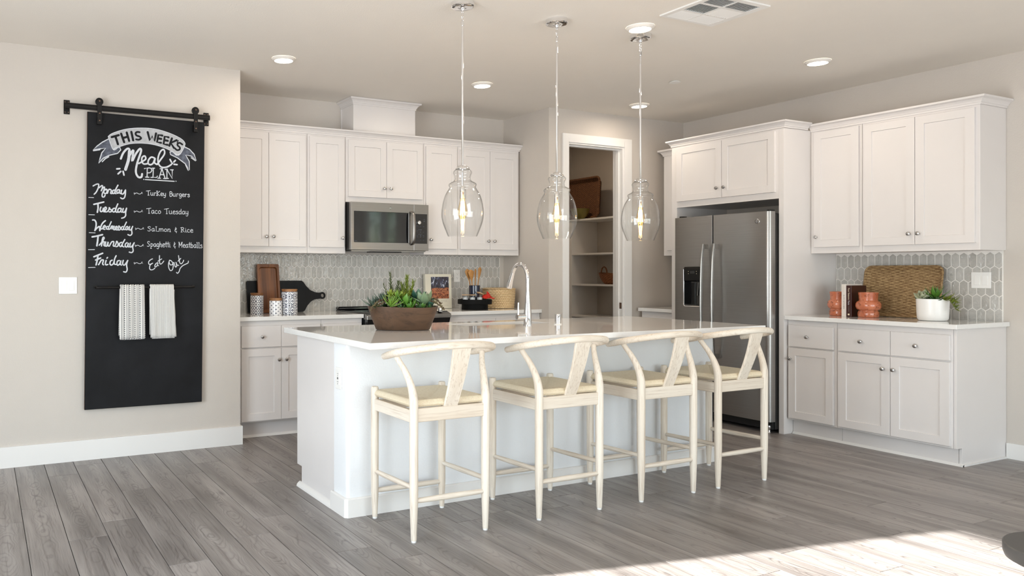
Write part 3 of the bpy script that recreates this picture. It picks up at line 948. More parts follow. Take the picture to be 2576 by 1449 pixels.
# island worktop with sink cut-out
SX0, SX1, SY0, SY1 = 2.722, 3.405, 3.962, 4.186
x0, x1, y0, y1 = 1.652, 4.468, 3.192, 4.330
tw = thing('island_worktop', 'large white quartz island worktop with sink cut-out', 'worktop', (3.06, 3.76, CB))
def slab_hole(xs, ys, z0, z1):
    vs = [(x, y, z) for z in (z0, z1) for y in ys for x in xs]
    I = lambda i, j, k: k * 16 + j * 4 + i
    fs = []
    for j in range(3):
        for i in range(3):
            if (i, j) == (1, 1): continue
            fs.append((I(i, j, 1), I(i + 1, j, 1), I(i + 1, j + 1, 1), I(i, j + 1, 1)))
            fs.append((I(i, j, 0), I(i, j + 1, 0), I(i + 1, j + 1, 0), I(i + 1, j, 0)))
    for i in range(3):
        fs += [(I(i, 0, 0), I(i + 1, 0, 0), I(i + 1, 0, 1), I(i, 0, 1)), (I(i, 3, 0), I(i, 3, 1), I(i + 1, 3, 1), I(i + 1, 3, 0)),
               (I(0, i, 0), I(0, i, 1), I(0, i + 1, 1), I(0, i + 1, 0)), (I(3, i, 0), I(3, i + 1, 0), I(3, i + 1, 1), I(3, i, 1))]
    fs += [(I(1, 1, 0), I(1, 1, 1), I(2, 1, 1), I(2, 1, 0)), (I(1, 2, 0), I(2, 2, 0), I(2, 2, 1), I(1, 2, 1)),
           (I(1, 1, 0), I(1, 2, 0), I(1, 2, 1), I(1, 1, 1)), (I(2, 1, 0), I(2, 1, 1), I(2, 2, 1), I(2, 2, 0))]
    return vs, fs
mb = MB().add(*slab_hole([x0, SX0, SX1, x1], [y0, SY0, SY1, y1], CB, CT))
mb.build('slab', M['quartz'], tw, bevel=.002)
# sink: undermount stainless basin
ts = thing('kitchen_sink', 'undermount stainless steel sink sunk into the island worktop', 'sink', (3.06, 4.10, CB))
mb = MB(); o_, dp = .012, .19
A = [(SX0 - o_, SY0 - o_), (SX1 + o_, SY0 - o_), (SX1 + o_, SY1 + .010), (SX0 - o_, SY1 + .010)]
def rr(z, r, shr):
    pts = []
    cx0, cx1, cy0, cy1 = SX0 - o_ + shr, SX1 + o_ - shr, SY0 - o_ + shr, SY1 + .010 - shr
    for (cx, cy, a0) in ((cx1 - r, cy1 - r, 0), (cx0 + r, cy1 - r, 90), (cx0 + r, cy0 + r, 180), (cx1 - r, cy0 + r, 270)):
        for k in range(5):
            a = math.radians(a0 + k * 22.5); pts.append((cx + r * math.cos(a), cy + r * math.sin(a), z))
    return pts
rings = [rr(CB - .001, .03, -.012), rr(CB - .001, .03, 0), rr(CB - dp + .03, .03, .004), rr(CB - dp + .005, .035, .02), rr(CB - dp, .04, .05)]
vs = [p for r in rings for p in r]; n_ = 20
fs = [(r * n_ + i, r * n_ + (i + 1) % n_, (r + 1) * n_ + (i + 1) % n_, (r + 1) * n_ + i) for r in range(4) for i in range(n_)] + [tuple(range(4 * n_, 5 * n_))]
mb.add(vs, fs).build('basin', M['steel'], ts, smooth=40)
MB().lathe([(.0, CB - dp + .004), (.03, CB - dp + .004), (.042, CB - dp + .001)], 3.06, 4.10, 24, cap=False).build('drain', M['chrome'], ts, smooth=40)

# outlets and switches
def plate(name, lab, cat, fr, u, z, w, h, kind, group=None):
    t = thing(name, lab, cat, fr.pt(u, 0, z), group)
    mb = MB(); fr.box(mb, u - w / 2, u + w / 2, .0004, .006, z - h / 2, z + h / 2)
    mb.build('cover_plate', M['white_plastic'], t, bevel=.002)
    if kind == 'outlet':
        for s in (-1, 1):
            mb = MB(); fr.box(mb, u - .0165, u + .0165, .006, .0085, z + s * .0195 - .0145, z + s * .0195 + .0145)
            f = mb.build('socket', M['white_plastic'], t, bevel=.002)
            mb = MB()
            for du, hh in ((-.0062, .0075), (.0062, .006)): fr.box(mb, u + du - .0011, u + du + .0011, .0085, .0088, z + s * .0195 + .001, z + s * .0195 + .001 + hh)
            fr.box(mb, u - .0022, u + .0022, .0085, .0088, z + s * .0195 - .0095, z + s * .0195 - .0050)
            stuff(mb.build('slots', M['dark_gap'], f))
    elif kind == 'gfci':
        mb = MB(); fr.box(mb, u - .0165, u + .0165, .006, .009, z - .034, z + .034)
        f = mb.build('socket', M['white_plastic'], t, bevel=.001)
        mb = MB()
        for s in (-1, 1):
            for du, hh in ((-.0062, .0075), (.0062, .006)): fr.box(mb, u + du - .0012, u + du + .0012, .009, .0093, z + s * .021, z + s * .021 + hh)
            fr.box(mb, u - .0024, u + .0024, .009, .0093, z + s * .021 - .010, z + s * .021 - .0055)
        fr.box(mb, u - .008, u + .008, .009, .0094, z - .0045, z - .0008); fr.box(mb, u - .008, u + .008, .009, .0094, z + .0008, z + .0045)
        stuff(mb.build('slots', M['dark_gap'], f))
    else:
        for s in (-1, 1):
            uu = u + s * .023
            mb = MB(); fr.box(mb, uu - .0165, uu + .0165, .006, .0075, z - .0335, z + .0335)
            mb.build('rocker', M['white_plastic'], t, bevel=.0008)
            mb = MB()
            a, b = (.0076, .0105) if s > 0 else (.0105, .0076)
            P_ = [fr.pt(uu - .0145, .0076, z - .031), fr.pt(uu + .0145, .0076, z - .031), fr.pt(uu + .0145, .0076, z + .031), fr.pt(uu - .0145, .0076, z + .031),
                  fr.pt(uu - .0145, b, z - .031), fr.pt(uu + .0145, b, z - .031), fr.pt(uu + .0145, a, z + .031), fr.pt(uu - .0145, a, z + .031)]
            mb.add(P_, [(0, 1, 2, 3), (4, 5, 6, 7), (0, 1, 5, 4), (2, 3, 7, 6), (0, 3, 7, 4), (1, 2, 6, 5)])
            mb.build('paddle', M['white_plastic'], t)
    return t
plate('light_switch', 'double white light switch on the wall left of the chalkboard', 'switch', Fr('B', YL), .513, 1.172, .116, .112, 'switch')
plate('light_switch', 'double white light switch on the tiles right of the potted succulent', 'switch', Fr('R', XR - .0095), 2.864, 1.205, .116, .112, 'switch')
plate('power_outlet', 'white wall outlet on the tiles between cookbook and utensil crock', 'outlet', Fr('B', YB - .0095), 4.03, 1.226, .072, .114, 'outlet')
plate('power_outlet', 'white outlet on the left end wall of the kitchen island', 'outlet', Fr('R', IX0), 3.617, .704, .072, .114, 'gfci')
# hand lettering of the chalkboard: (kind, width mm, smooth, x z pairs in half millimetres)
CHALK=[('F',0,0,[1530,4352,1570,4390,1660,4434,1758,4468,1856,4490,1976,4504,2090,4508,2204,4498,2328,4470,2432,4436,2522,4394,2568,4350,2570,4308,2528,4214,2480,4162,2432,4186,2362,4224,2260,4262,2124,4290,1990,4296,1856,4284,1764,4260,1672,4222,1596,4180]),('G',0,0,[1534,4320,1466,4288,1396,4224,1336,4160,1428,4178,1498,4194,1448,4128,1426,4052,1406,3986,1466,4056,1544,4100,1654,4134,1698,4184,1686,4220,1634,4210,1596,4184]),('G',0,0,[2560,4286,2634,4260,2700,4194,2736,4106,2662,4164,2584,4172,2634,4088,2638,3970,2578,4050,2466,4126,2370,4166,2366,4200,2396,4212,2466,4158,2528,4214]),('W',6.8,0,[1534,4320,1454,4270,1390,4216,1336,4160,1428,4180,1498,4194,1448,4128,1426,4052,1406,3986,1466,4056,1544,4100,1654,4134,1696,4184,1682,4220,1634,4210,1596,4182]),('W',6.8,0,[1340,4148,1422,4166]),('W',6.8,0,[1454,4008,1492,4050,1538,4080]),('W',6.8,0,[2560,4290,2640,4256,2704,4192,2736,4106,2662,4164,2584,4172,2634,4088,2638,3964,2578,4050,2466,4126,2370,4166,2362,4202,2396,4212,2452,4160,2508,4186]),('W',6.8,0,[2662,4140,2722,4102]),('W',6.8,0,[2582,4036,2620,3960]),('W',4.8,1,[1530,4352,1570,4390,1660,4434,1758,4468,1856,4490,1976,4504,2090,4508,2204,4498,2328,4470,2432,4436,2522,4394,2568,4350,2570,4308,2528,4214,2480,4162,2432,4186,2362,4224,2260,4262,2124,4290,1990,4296,1856,4284,1764,4260,1672,4222,1596,4180,1530,4352]),('K',15.0,0,[1576,4348,1668,4382]),('K',15.0,0,[1624,4364,1658,4258]),('K',15.0,0,[1700,4404,1740,4292]),('K',15.0,0,[1774,4426,1806,4314]),('K',15.0,0,[1722,4346,1790,4372]),('K',15.0,0,[1836,4440,1860,4326]),('K',15.0,0,[2056,4454,2086,4340,2118,4402,2148,4336,2170,4444]),('K',15.0,0,[2256,4422,2202,4426,2184,4326,2238,4320]),('K',15.0,0,[2192,4378,2242,4374]),('K',15.0,0,[2342,4404,2290,4412,2274,4306,2328,4298]),('K',15.0,0,[2286,4360,2332,4354]),('K',15.0,0,[2390,4392,2354,4286]),('K',15.0,0,[2456,4372,2374,4328,2418,4262]),('K',12.9,1,[1946,4444,1912,4444,1892,4422,1906,4396,1946,4384,1966,4362,1936,4340,1900,4342]),('K',12.9,1,[2536,4318,2500,4338,2472,4326,2470,4300,2500,4274,2496,4244,2460,4234,2434,4256]),('K',6.8,0,[2480,4370,2462,4342]),('W',13.6,1,[1696,4064,1726,4140,1770,4196,1804,4206,1814,4152,1794,4030,1758,3916]),('W',13.6,1,[1820,4126,1846,4174,1864,4180,1846,4042,1896,4144,1950,4216,1966,4182,1916,4024,1896,3900,1926,3830,1970,3830,1980,3872]),('W',19.7,1,[1810,4172,1798,4056,1758,3922]),('W',10.9,1,[1936,4014,1990,4048,2030,4084,2016,4122,1982,4102,1976,4048,2002,4012,2050,4018]),('W',10.9,1,[2150,4102,2106,4112,2070,4074,2062,4026,2090,4006,2130,4030,2158,4104,2150,4038,2184,4016]),('W',10.9,1,[2184,4016,2232,4084,2286,4170,2276,4228,2232,4200,2198,4110,2204,4028,2246,3982,2314,3986,2370,4018,2396,4046]),('W',10.9,0,[2364,4096,2382,4062]),('W',10.9,0,[2438,4088,2416,4064]),('W',10.9,0,[2420,4032,2462,4030]),('W',10.9,0,[1644,3922,1682,3928]),('W',10.9,0,[1696,3892,1660,3856]),('W',10.9,0,[1726,3894,1738,3844]),('W',6.8,0,[2012,3948,2050,3958,2048,3834]),('W',6.8,0,[2026,3832,2074,3832]),('W',6.8,0,[2116,3960,2150,3962]),('W',6.8,0,[2134,3960,2128,3836,2178,3834,2188,3854]),('W',6.8,0,[2100,3832,2130,3834]),('W',6.8,0,[2252,3960,2212,3830]),('W',6.8,0,[2252,3960,2294,3830]),('W',6.8,0,[2226,3878,2278,3878]),('W',6.8,0,[2194,3826,2232,3828]),('W',6.8,0,[2274,3826,2310,3826]),('W',6.8,0,[2226,3958,2260,3962]),('W',6.8,0,[2320,3958,2320,3830]),('W',6.8,0,[2320,3956,2396,3830,2394,3952]),('W',6.8,0,[2296,3954,2328,3958]),('W',6.8,0,[2370,3952,2408,3954]),('W',6.8,0,[2304,3828,2340,3830]),('W',6.8,0,[2024,3798,2422,3794]),('W',6.8,0,[2002,3800,2004,3798]),('W',6.8,0,[2446,3798,2448,3796]),('W',6.8,1,[2048,3956,2090,3960,2114,3934,2090,3898,2050,3892]),('W',4.4,0,[1280,3520,1342,3520]),('W',4.4,0,[1280,3290,1354,3290]),('W',4.4,0,[1286,3050,1362,3048]),('W',4.4,0,[1276,2822,1354,2824]),('W',4.4,0,[1276,2584,1362,2586]),('W',8.3,1,[1336,3676,1376,3700,1406,3702,1402,3656,1376,3596,1350,3566]),('W',8.3,1,[1414,3656,1436,3678,1456,3686,1452,3648,1440,3616]),('W',8.3,1,[1440,3616,1460,3654,1482,3668,1474,3626,1454,3576,1454,3538,1478,3536,1490,3562]),('W',8.8,1,[1502,3634,1480,3624,1474,3594,1494,3580,1512,3596,1516,3630,1500,3642]),('W',8.8,1,[1520,3586,1534,3628,1544,3640,1562,3638,1570,3622,1562,3588,1582,3586]),('W',8.8,1,[1614,3634,1592,3626,1586,3600,1600,3586,1618,3600,1632,3650,1658,3702]),('W',8.8,1,[1626,3634,1616,3600,1632,3586]),('W',8.8,1,[1680,3640,1654,3638,1644,3612,1652,3592,1670,3604,1684,3638,1676,3604,1692,3590]),('W',8.8,1,[1708,3638,1700,3610,1708,3586,1732,3592,1758,3642]),('W',8.8,1,[1758,3642,1756,3588,1744,3538,1718,3520,1694,3532]),('W',10.3,0,[1346,3430,1472,3466]),('W',10.3,0,[1398,3438,1400,3380,1390,3326]),('W',8.8,1,[1436,3396,1426,3362,1434,3336,1456,3344,1470,3388,1466,3354,1476,3334]),('W',8.8,1,[1480,3340,1498,3362,1508,3386,1494,3398,1480,3374,1484,3340,1508,3334]),('W',8.8,1,[1520,3338,1540,3366,1546,3396,1552,3376,1572,3362,1566,3338,1544,3336]),('W',8.8,1,[1614,3388,1592,3378,1586,3348,1604,3336,1624,3354,1636,3398,1656,3448]),('W',8.8,1,[1628,3384,1628,3344,1646,3334]),('W',8.8,1,[1694,3390,1666,3384,1656,3356,1666,3336,1690,3348,1704,3386,1694,3348,1712,3338]),('W',8.8,1,[1728,3388,1720,3348,1736,3336,1756,3354,1772,3394]),('W',8.8,1,[1772,3394,1760,3334,1760,3296,1740,3268,1708,3256]),('W',9.3,1,[1330,3220,1356,3218,1374,3184,1372,3130,1358,3080]),('W',9.3,1,[1358,3080,1388,3116,1414,3136,1420,3118,1422,3080]),('W',9.3,1,[1422,3080,1438,3142,1460,3184,1494,3216]),('W',7.9,1,[1442,3102,1470,3116,1494,3138,1484,3152,1466,3132,1466,3104,1488,3098]),('W',7.9,1,[1526,3140,1508,3130,1508,3106,1526,3104,1540,3134,1570,3204]),('W',7.9,1,[1538,3134,1534,3100,1558,3110,1572,3140,1586,3146,1580,3106]),('W',7.9,1,[1586,3122,1600,3142,1610,3140,1600,3102,1616,3096]),('W',7.9,1,[1618,3100,1646,3124,1644,3142,1630,3138,1624,3104,1646,3094]),('W',7.9,1,[1656,3096,1666,3124,1670,3150,1690,3124,1684,3098,1666,3094]),('W',7.9,1,[1722,3144,1704,3130,1704,3106,1722,3100,1738,3136,1770,3204]),('W',7.9,1,[1736,3134,1732,3106,1750,3102]),('W',7.9,1,[1784,3146,1766,3136,1760,3106,1778,3102,1794,3142,1788,3108,1802,3102]),('W',7.9,1,[1814,3146,1808,3108,1826,3098,1854,3148]),('W',7.9,1,[1854,3148,1840,3104,1844,3050,1822,3024,1790,3034]),('W',10.8,0,[1324,2994,1374,3004,1456,3026]),('W',10.8,0,[1400,3008,1394,2942,1384,2876]),('W',8.3,1,[1414,2884,1446,2924,1478,2978,1466,2992,1452,2952,1444,2874]),('W',8.3,1,[1444,2890,1460,2926,1480,2930,1474,2886,1488,2874]),('W',8.3,1,[1498,2930,1494,2882,1512,2874,1530,2930,1526,2882,1546,2874]),('W',8.3,1,[1548,2878,1576,2930,1604,2932,1596,2882,1610,2872]),('W',8.3,1,[1616,2874,1632,2908,1642,2942,1660,2908,1656,2876,1632,2868]),('W',8.3,1,[1708,2928,1680,2914,1680,2880,1698,2870,1718,2910,1748,2966]),('W',8.3,1,[1716,2910,1716,2878,1736,2866]),('W',8.3,1,[1778,2924,1756,2904,1756,2872,1778,2868,1798,2920,1790,2876,1806,2866]),('W',8.3,1,[1822,2920,1816,2876,1836,2868,1874,2924]),('W',8.3,1,[1874,2924,1854,2872,1860,2814,1840,2790,1808,2796]),('W',10.3,0,[1346,2728,1458,2776]),('W',10.3,0,[1398,2746,1388,2678,1374,2620]),('W',10.3,0,[1368,2684,1432,2712]),('W',8.8,1,[1406,2622,1434,2672,1442,2684,1468,2684,1458,2636,1470,2620]),('W',8.8,1,[1504,2680,1494,2642,1502,2620,1526,2626]),('W',8.8,1,[1582,2684,1560,2670,1554,2632,1574,2618,1600,2642,1616,2704,1634,2744]),('W',8.8,1,[1610,2686,1610,2636,1628,2626]),('W',8.8,1,[1676,2680,1652,2670,1644,2632,1658,2616,1684,2638,1696,2680,1690,2632,1704,2618]),('W',8.8,1,[1728,2682,1720,2638,1738,2616,1760,2638,1788,2682]),('W',8.8,1,[1788,2682,1772,2624,1780,2560,1764,2524,1734,2528]),('W',8.8,0,[1514,2710,1522,2720]),('W',3.7,1,[1882,3594,1896,3606,1916,3606,1934,3596,1954,3596,1972,3608]),('W',2.2,0,[1868,3600,1880,3598]),('W',2.2,0,[1872,3612,1878,3602]),('W',2.2,0,[1874,3584,1880,3594]),('W',2.2,0,[1972,3622,1978,3614]),('W',2.2,0,[1982,3622,1978,3610]),('W',2.2,0,[1980,3602,1988,3600]),('W',3.7,1,[1884,3346,1898,3358,1916,3358,1936,3348,1956,3348,1974,3360]),('W',2.2,0,[1868,3352,1880,3350]),('W',2.2,0,[1872,3364,1880,3356]),('W',2.2,0,[1876,3338,1880,3346]),('W',2.2,0,[1974,3374,1980,3366]),('W',2.2,0,[1982,3374,1980,3362]),('W',2.2,0,[1982,3354,1990,3352]),('W',3.7,1,[1900,3110,1914,3122,1934,3122,1952,3112,1972,3112,1992,3124]),('W',2.2,0,[1886,3116,1898,3114]),('W',2.2,0,[1890,3130,1896,3120]),('W',2.2,0,[1892,3102,1898,3110]),('W',2.2,0,[1990,3136,1996,3128]),('W',2.2,0,[2000,3136,1996,3126]),('W',2.2,0,[1998,3118,2006,3114]),('W',3.7,1,[1896,2878,1910,2890,1930,2890,1948,2878,1968,2878,1988,2892]),('W',2.2,0,[1882,2884,1894,2882]),('W',2.2,0,[1886,2898,1892,2888]),('W',2.2,0,[1890,2870,1894,2878]),('W',2.2,0,[1986,2904,1992,2896]),('W',2.2,0,[1996,2904,1994,2892]),('W',2.2,0,[1994,2884,2002,2882]),('W',3.7,1,[1884,2640,1898,2650,1916,2650,1936,2640,1956,2640,1974,2650]),('W',2.2,0,[1868,2646,1880,2644]),('W',2.2,0,[1872,2658,1880,2648]),('W',2.2,0,[1876,2630,1880,2640]),('W',2.2,0,[1974,2664,1980,2656]),('W',2.2,0,[1982,2664,1980,2652]),('W',2.2,0,[1982,2644,1990,2642]),('W',6.2,1,[2122,2706,2094,2692,2070,2666,2070,2638,2086,2630,2112,2640,2124,2646]),('W',6.2,1,[2112,2640,2088,2616,2082,2574,2098,2554,2128,2558,2154,2578]),('W',6.2,1,[2194,2654,2170,2642,2154,2612,2160,2594,2182,2608,2198,2650,2190,2622,2204,2612]),('W',6.2,1,[2218,2752,2216,2700,2222,2642,2240,2636,2260,2654,2276,2676]),('W',6.2,1,[2358,2690,2344,2648,2344,2592,2366,2546,2394,2554,2408,2606,2398,2656,2370,2686,2350,2668,2366,2626,2390,2626,2410,2656]),('W',6.2,1,[2420,2656,2428,2618,2442,2594,2456,2610,2446,2664,2462,2622,2484,2618]),('W',6.2,1,[2482,2754,2492,2690,2504,2648,2526,2642,2548,2670,2554,2690]),('W',6.2,1,[2454,2518,2470,2506,2492,2534,2504,2572,2538,2610,2582,2634,2616,2652,2622,2678]),('W',5.8,0,[2196,2674,2248,2706]),('W',5.8,0,[2476,2676,2514,2716]),('W',4.2,0,[2036,3640,2090,3648]),('W',4.2,0,[2064,3646,2066,3584]),('W',4.2,0,[2058,3584,2076,3584]),('W',4.2,1,[2098,3622,2100,3590,2112,3584,2126,3592]),('W',4.2,0,[2126,3622,2126,3590,2134,3584]),('W',4.2,0,[2148,3622,2148,3584]),('W',4.2,0,[2148,3612,2158,3622,2170,3620]),('W',4.2,0,[2184,3646,2184,3584]),('W',4.2,0,[2220,3646,2186,3612,2220,3584]),('W',4.2,0,[2176,3646,2194,3646]),('W',4.2,0,[2176,3584,2194,3584]),('W',4.2,1,[2234,3604,2262,3608,2256,3622,2242,3622,2234,3604,2238,3588,2254,3584,2264,3590]),('W',4.2,1,[2274,3622,2276,3594,2288,3588,2300,3596]),('W',4.2,1,[2302,3622,2300,3578,2290,3560,2276,3566]),('W',4.2,1,[2362,3646,2362,3584,2384,3584,2396,3600,2384,3616,2362,3616]),('W',4.2,1,[2362,3646,2382,3646,2390,3630,2382,3618]),('W',4.2,1,[2406,3622,2408,3590,2422,3584,2434,3592]),('W',4.2,0,[2434,3622,2436,3590,2444,3584]),('W',4.2,0,[2458,3622,2458,3584]),('W',4.2,0,[2458,3612,2470,3624,2480,3620]),('W',4.2,1,[2520,3620,2504,3624,2492,3610,2498,3590,2510,3588,2520,3604]),('W',4.2,1,[2520,3622,2520,3574,2508,3560,2494,3566]),('W',4.2,1,[2534,3604,2562,3608,2556,3622,2542,3622,2534,3604,2540,3588,2554,3584,2566,3590]),('W',4.2,0,[2578,3624,2578,3584]),('W',4.2,0,[2578,3612,2590,3624,2602,3620]),('W',4.2,1,[2638,3618,2624,3624,2616,3614,2636,3600,2636,3590,2624,3582,2612,3590]),('W',3.7,0,[2040,3396,2100,3406]),('W',3.7,0,[2072,3402,2074,3334]),('W',3.7,0,[2064,3334,2084,3334]),('W',3.7,1,[2138,3374,2120,3376,2110,3358,2112,3340,2126,3334,2138,3352]),('W',3.7,0,[2138,3376,2140,3340,2148,3336]),('W',3.7,1,[2186,3370,2172,3378,2158,3362,2160,3342,2172,3334,2190,3340]),('W',3.7,1,[2218,3378,2202,3362,2204,3342,2218,3336,2232,3346,2232,3366,2218,3378]),('W',3.7,0,[2284,3398,2344,3410]),('W',3.7,0,[2316,3406,2318,3336]),('W',3.7,0,[2308,3336,2328,3336]),('W',3.7,1,[2352,3380,2354,3344,2368,3336,2382,3344]),('W',3.7,0,[2382,3380,2384,3344,2392,3336]),('W',3.7,1,[2404,3360,2434,3364,2428,3378,2414,3378,2404,3360,2410,3340,2426,3336,2438,3344]),('W',3.7,1,[2474,3376,2460,3380,2450,3370,2472,3354,2472,3342,2458,3336,2446,3342]),('W',3.7,1,[2518,3376,2500,3380,2488,3362,2492,3340,2506,3338,2518,3354]),('W',3.7,0,[2518,3408,2518,3340,2528,3338]),('W',3.7,1,[2566,3378,2548,3380,2536,3362,2540,3344,2554,3338,2566,3356]),('W',3.7,0,[2566,3380,2568,3344,2576,3340]),('W',3.7,1,[2586,3382,2588,3348,2602,3342,2614,3352]),('W',3.7,1,[2616,3382,2616,3332,2604,3312,2588,3318]),('W',3.7,1,[2094,3142,2084,3152,2064,3148,2062,3134,2088,3118,2090,3098,2074,3088,2056,3096]),('W',3.7,1,[2142,3126,2124,3126,2112,3110,2116,3094,2130,3088,2142,3104]),('W',3.7,0,[2142,3126,2144,3094,2152,3090]),('W',3.7,0,[2172,3152,2172,3088,2202,3088]),('W',3.7,0,[2162,3152,2182,3152]),('W',3.7,0,[2214,3128,2214,3088]),('W',3.7,1,[2214,3114,2226,3128,2236,3120,2238,3088]),('W',3.7,1,[2238,3114,2250,3128,2264,3120,2266,3088]),('W',3.7,1,[2300,3126,2284,3112,2286,3094,2300,3088,2316,3096,2316,3116,2300,3126]),('W',3.7,0,[2334,3126,2334,3088]),('W',3.7,1,[2334,3112,2350,3126,2362,3118,2364,3086]),('W',3.7,0,[2356,3088,2372,3086]),('W',3.7,1,[2456,3134,2440,3132,2436,3122,2452,3118]),('W',3.7,1,[2452,3118,2434,3112,2434,3094,2448,3090,2458,3096]),('W',3.7,0,[2442,3150,2444,3138]),('W',3.7,0,[2450,3086,2454,3074]),('W',3.7,0,[2524,3150,2524,3086]),('W',3.7,1,[2512,3146,2542,3150,2556,3138,2546,3122,2524,3118]),('W',3.7,0,[2538,3118,2564,3086]),('W',3.7,0,[2516,3086,2536,3086]),('W',3.7,0,[2582,3124,2584,3086,2594,3086]),('W',3.7,0,[2582,3138,2584,3140]),('W',3.7,1,[2636,3118,2622,3126,2606,3112,2608,3094,2622,3086,2640,3090]),('W',3.7,1,[2652,3106,2684,3110,2678,3124,2662,3124,2652,3106,2658,3088,2674,3084,2688,3092]),('W',3.9,1,[2082,2936,2074,2946,2058,2942,2056,2924,2076,2906,2078,2886,2064,2876,2050,2882]),('W',3.9,0,[2100,2918,2100,2850]),('W',3.9,0,[2094,2850,2108,2850]),('W',3.9,1,[2100,2910,2116,2916,2126,2900,2116,2878,2100,2882]),('W',3.9,1,[2164,2916,2148,2916,2138,2900,2142,2880,2152,2874,2164,2892]),('W',3.9,0,[2164,2916,2166,2880,2172,2876]),('W',3.9,1,[2206,2914,2192,2918,2180,2902,2186,2880,2198,2878,2206,2894]),('W',3.9,1,[2206,2916,2206,2862,2196,2846,2182,2852]),('W',3.9,0,[2222,2944,2222,2874]),('W',3.9,1,[2222,2902,2234,2916,2244,2906,2244,2874,2250,2872]),('W',3.9,1,[2260,2896,2288,2900,2282,2916,2268,2916,2260,2896,2266,2876,2280,2872,2290,2880]),('W',3.9,0,[2308,2944,2308,2880,2318,2872]),('W',3.9,0,[2294,2918,2318,2920]),('W',3.9,0,[2336,2944,2336,2880,2346,2872]),('W',3.9,0,[2322,2918,2346,2920]),('W',3.9,0,[2358,2914,2360,2872,2368,2872]),('W',3.9,0,[2358,2930,2360,2932]),('W',3.9,1,[2438,2924,2424,2922,2420,2910,2434,2906]),('W',3.9,1,[2434,2906,2418,2900,2418,2880,2430,2874,2440,2882]),('W',3.9,0,[2424,2942,2428,2930]),('W',3.9,0,[2432,2870,2434,2856]),('W',3.9,0,[2490,2942,2490,2870]),('W',3.9,1,[2490,2942,2510,2896,2530,2942,2530,2870]),('W',3.9,0,[2484,2942,2494,2942]),('W',3.9,0,[2526,2942,2538,2942]),('W',3.9,1,[2546,2894,2574,2896,2568,2912,2556,2912,2546,2894,2552,2874,2566,2870,2576,2876]),('W',3.9,1,[2612,2910,2596,2912,2586,2894,2588,2874,2600,2868,2612,2886]),('W',3.9,0,[2612,2912,2614,2874,2620,2870]),('W',3.9,0,[2638,2942,2638,2876,2648,2868]),('W',3.9,0,[2624,2916,2650,2918]),('W',3.9,0,[2660,2940,2660,2868]),('W',3.9,1,[2660,2900,2678,2912,2686,2890,2678,2868,2660,2872]),('W',3.9,1,[2728,2910,2712,2912,2700,2894,2704,2874,2716,2868,2728,2886]),('W',3.9,0,[2728,2912,2728,2874,2736,2868]),('W',3.9,1,[2742,2940,2748,2940,2750,2870,2760,2868]),('W',3.9,1,[2768,2940,2774,2940,2774,2870,2786,2866]),('W',3.9,1,[2818,2906,2806,2912,2796,2902,2818,2884,2818,2872,2804,2866,2794,2872])]
# ------------------------------------------------------------------ small helpers
def text_mesh(s, size, m, name, parent, loc, rot, extrude=.0002, world=True, sx=1.0, align='CENTER'):
    cu = bpy.data.curves.new('lettering', 'FONT'); cu.body = s; cu.size = size; cu.extrude = extrude
    cu.align_x = align; cu.align_y = 'CENTER'
    tmp = bpy.data.objects.new('lettering', cu); COL.objects.link(tmp)
    dg = bpy.context.evaluated_depsgraph_get()
    me = bpy.data.meshes.new_from_object(tmp.evaluated_get(dg))
    bpy.data.objects.remove(tmp); bpy.data.curves.remove(cu)
    Mx = Matrix.Translation(loc) @ rot.to_4x4() @ Matrix.Diagonal((sx, 1, 1, 1))
    me.transform(Mx)
    me.materials.clear()
    return finish(name, me, m, parent, world)
ROT_B = Matrix(((1, 0, 0), (0, 0, -1), (0, 1, 0)))                 # text reading along +x, up z, facing -y
ROT_R = Matrix(((0, 0, -1), (-1, 0, 0), (0, 1, 0)))                # text reading along -y, up z, facing -x
def catmull(P, n=6):
    if len(P) < 3: return P
    Q = [P[0]] + list(P) + [P[-1]]; out = []
    for i in range(1, len(Q) - 2):
        for k in range(n):
            t = k / n
            out.append(tuple(.5 * ((2 * b) + (-a + c) * t + (2 * a - 5 * b + 4 * c - d) * t * t + (-a + 3 * b - 3 * c + d) * t ** 3) for a, b, c, d in zip(Q[i - 1], Q[i], Q[i + 1], Q[i + 2])))
    out.append(tuple(P[-1])); return out

# ------------------------------------------------------------------ microwave over the range
t = thing('microwave', 'stainless steel over-the-range microwave with dark glass door', 'microwave', (3.13, 5.85, 1.443))
mx0, mx1, mz0, mz1 = 2.757, 3.514, 1.446, 1.846
MB().box(mx0, mx1, 5.715, 6.017, mz0, mz1).build('body', M['black_plastic'], t, bevel=.002)
split = 3.362
FM = Fr('B', 5.715)
mb = MB().add(*slab_hole([mx0 + .002, mx0 + .030, 3.312, split], [-mz1, -1.770, -1.512, -mz0 - .002], 0, 1))
mb.v = [(x, 5.714 - .040 * z, -y) for x, y, z in mb.v]
d = mb.build('door', M['steel'], t, bevel=.0015)
MB().box(mx0 + .030, 3.312, 5.683, 5.690, 1.512, 1.770).build('window', M['black_gloss'], d)
MB().box(split + .002, mx1 - .002, 5.674, 5.714, mz0 + .002, mz1).build('control_panel', M['steel'], t, bevel=.0015)
cpan = MB().box(split + .010, mx1 - .018, 5.6725, 5.675, 1.508, 1.765).build('touch_panel', M['black_gloss'], t)
mb = MB()
for r, (z, n) in enumerate(((1.655, 3), (1.628, 1), (1.619, 2), (1.607, 3), (1.588, 1), (1.577, 3), (1.565, 3), (1.537, 3))):
    for k in range(n):
        x = split + .035 + k * .030 + (.02 if n == 1 else 0)
        wd = .024 if n == 1 else .009
        mb.box(x - wd / 2, x + wd, 5.6722, 5.6726, z, z + .0032)
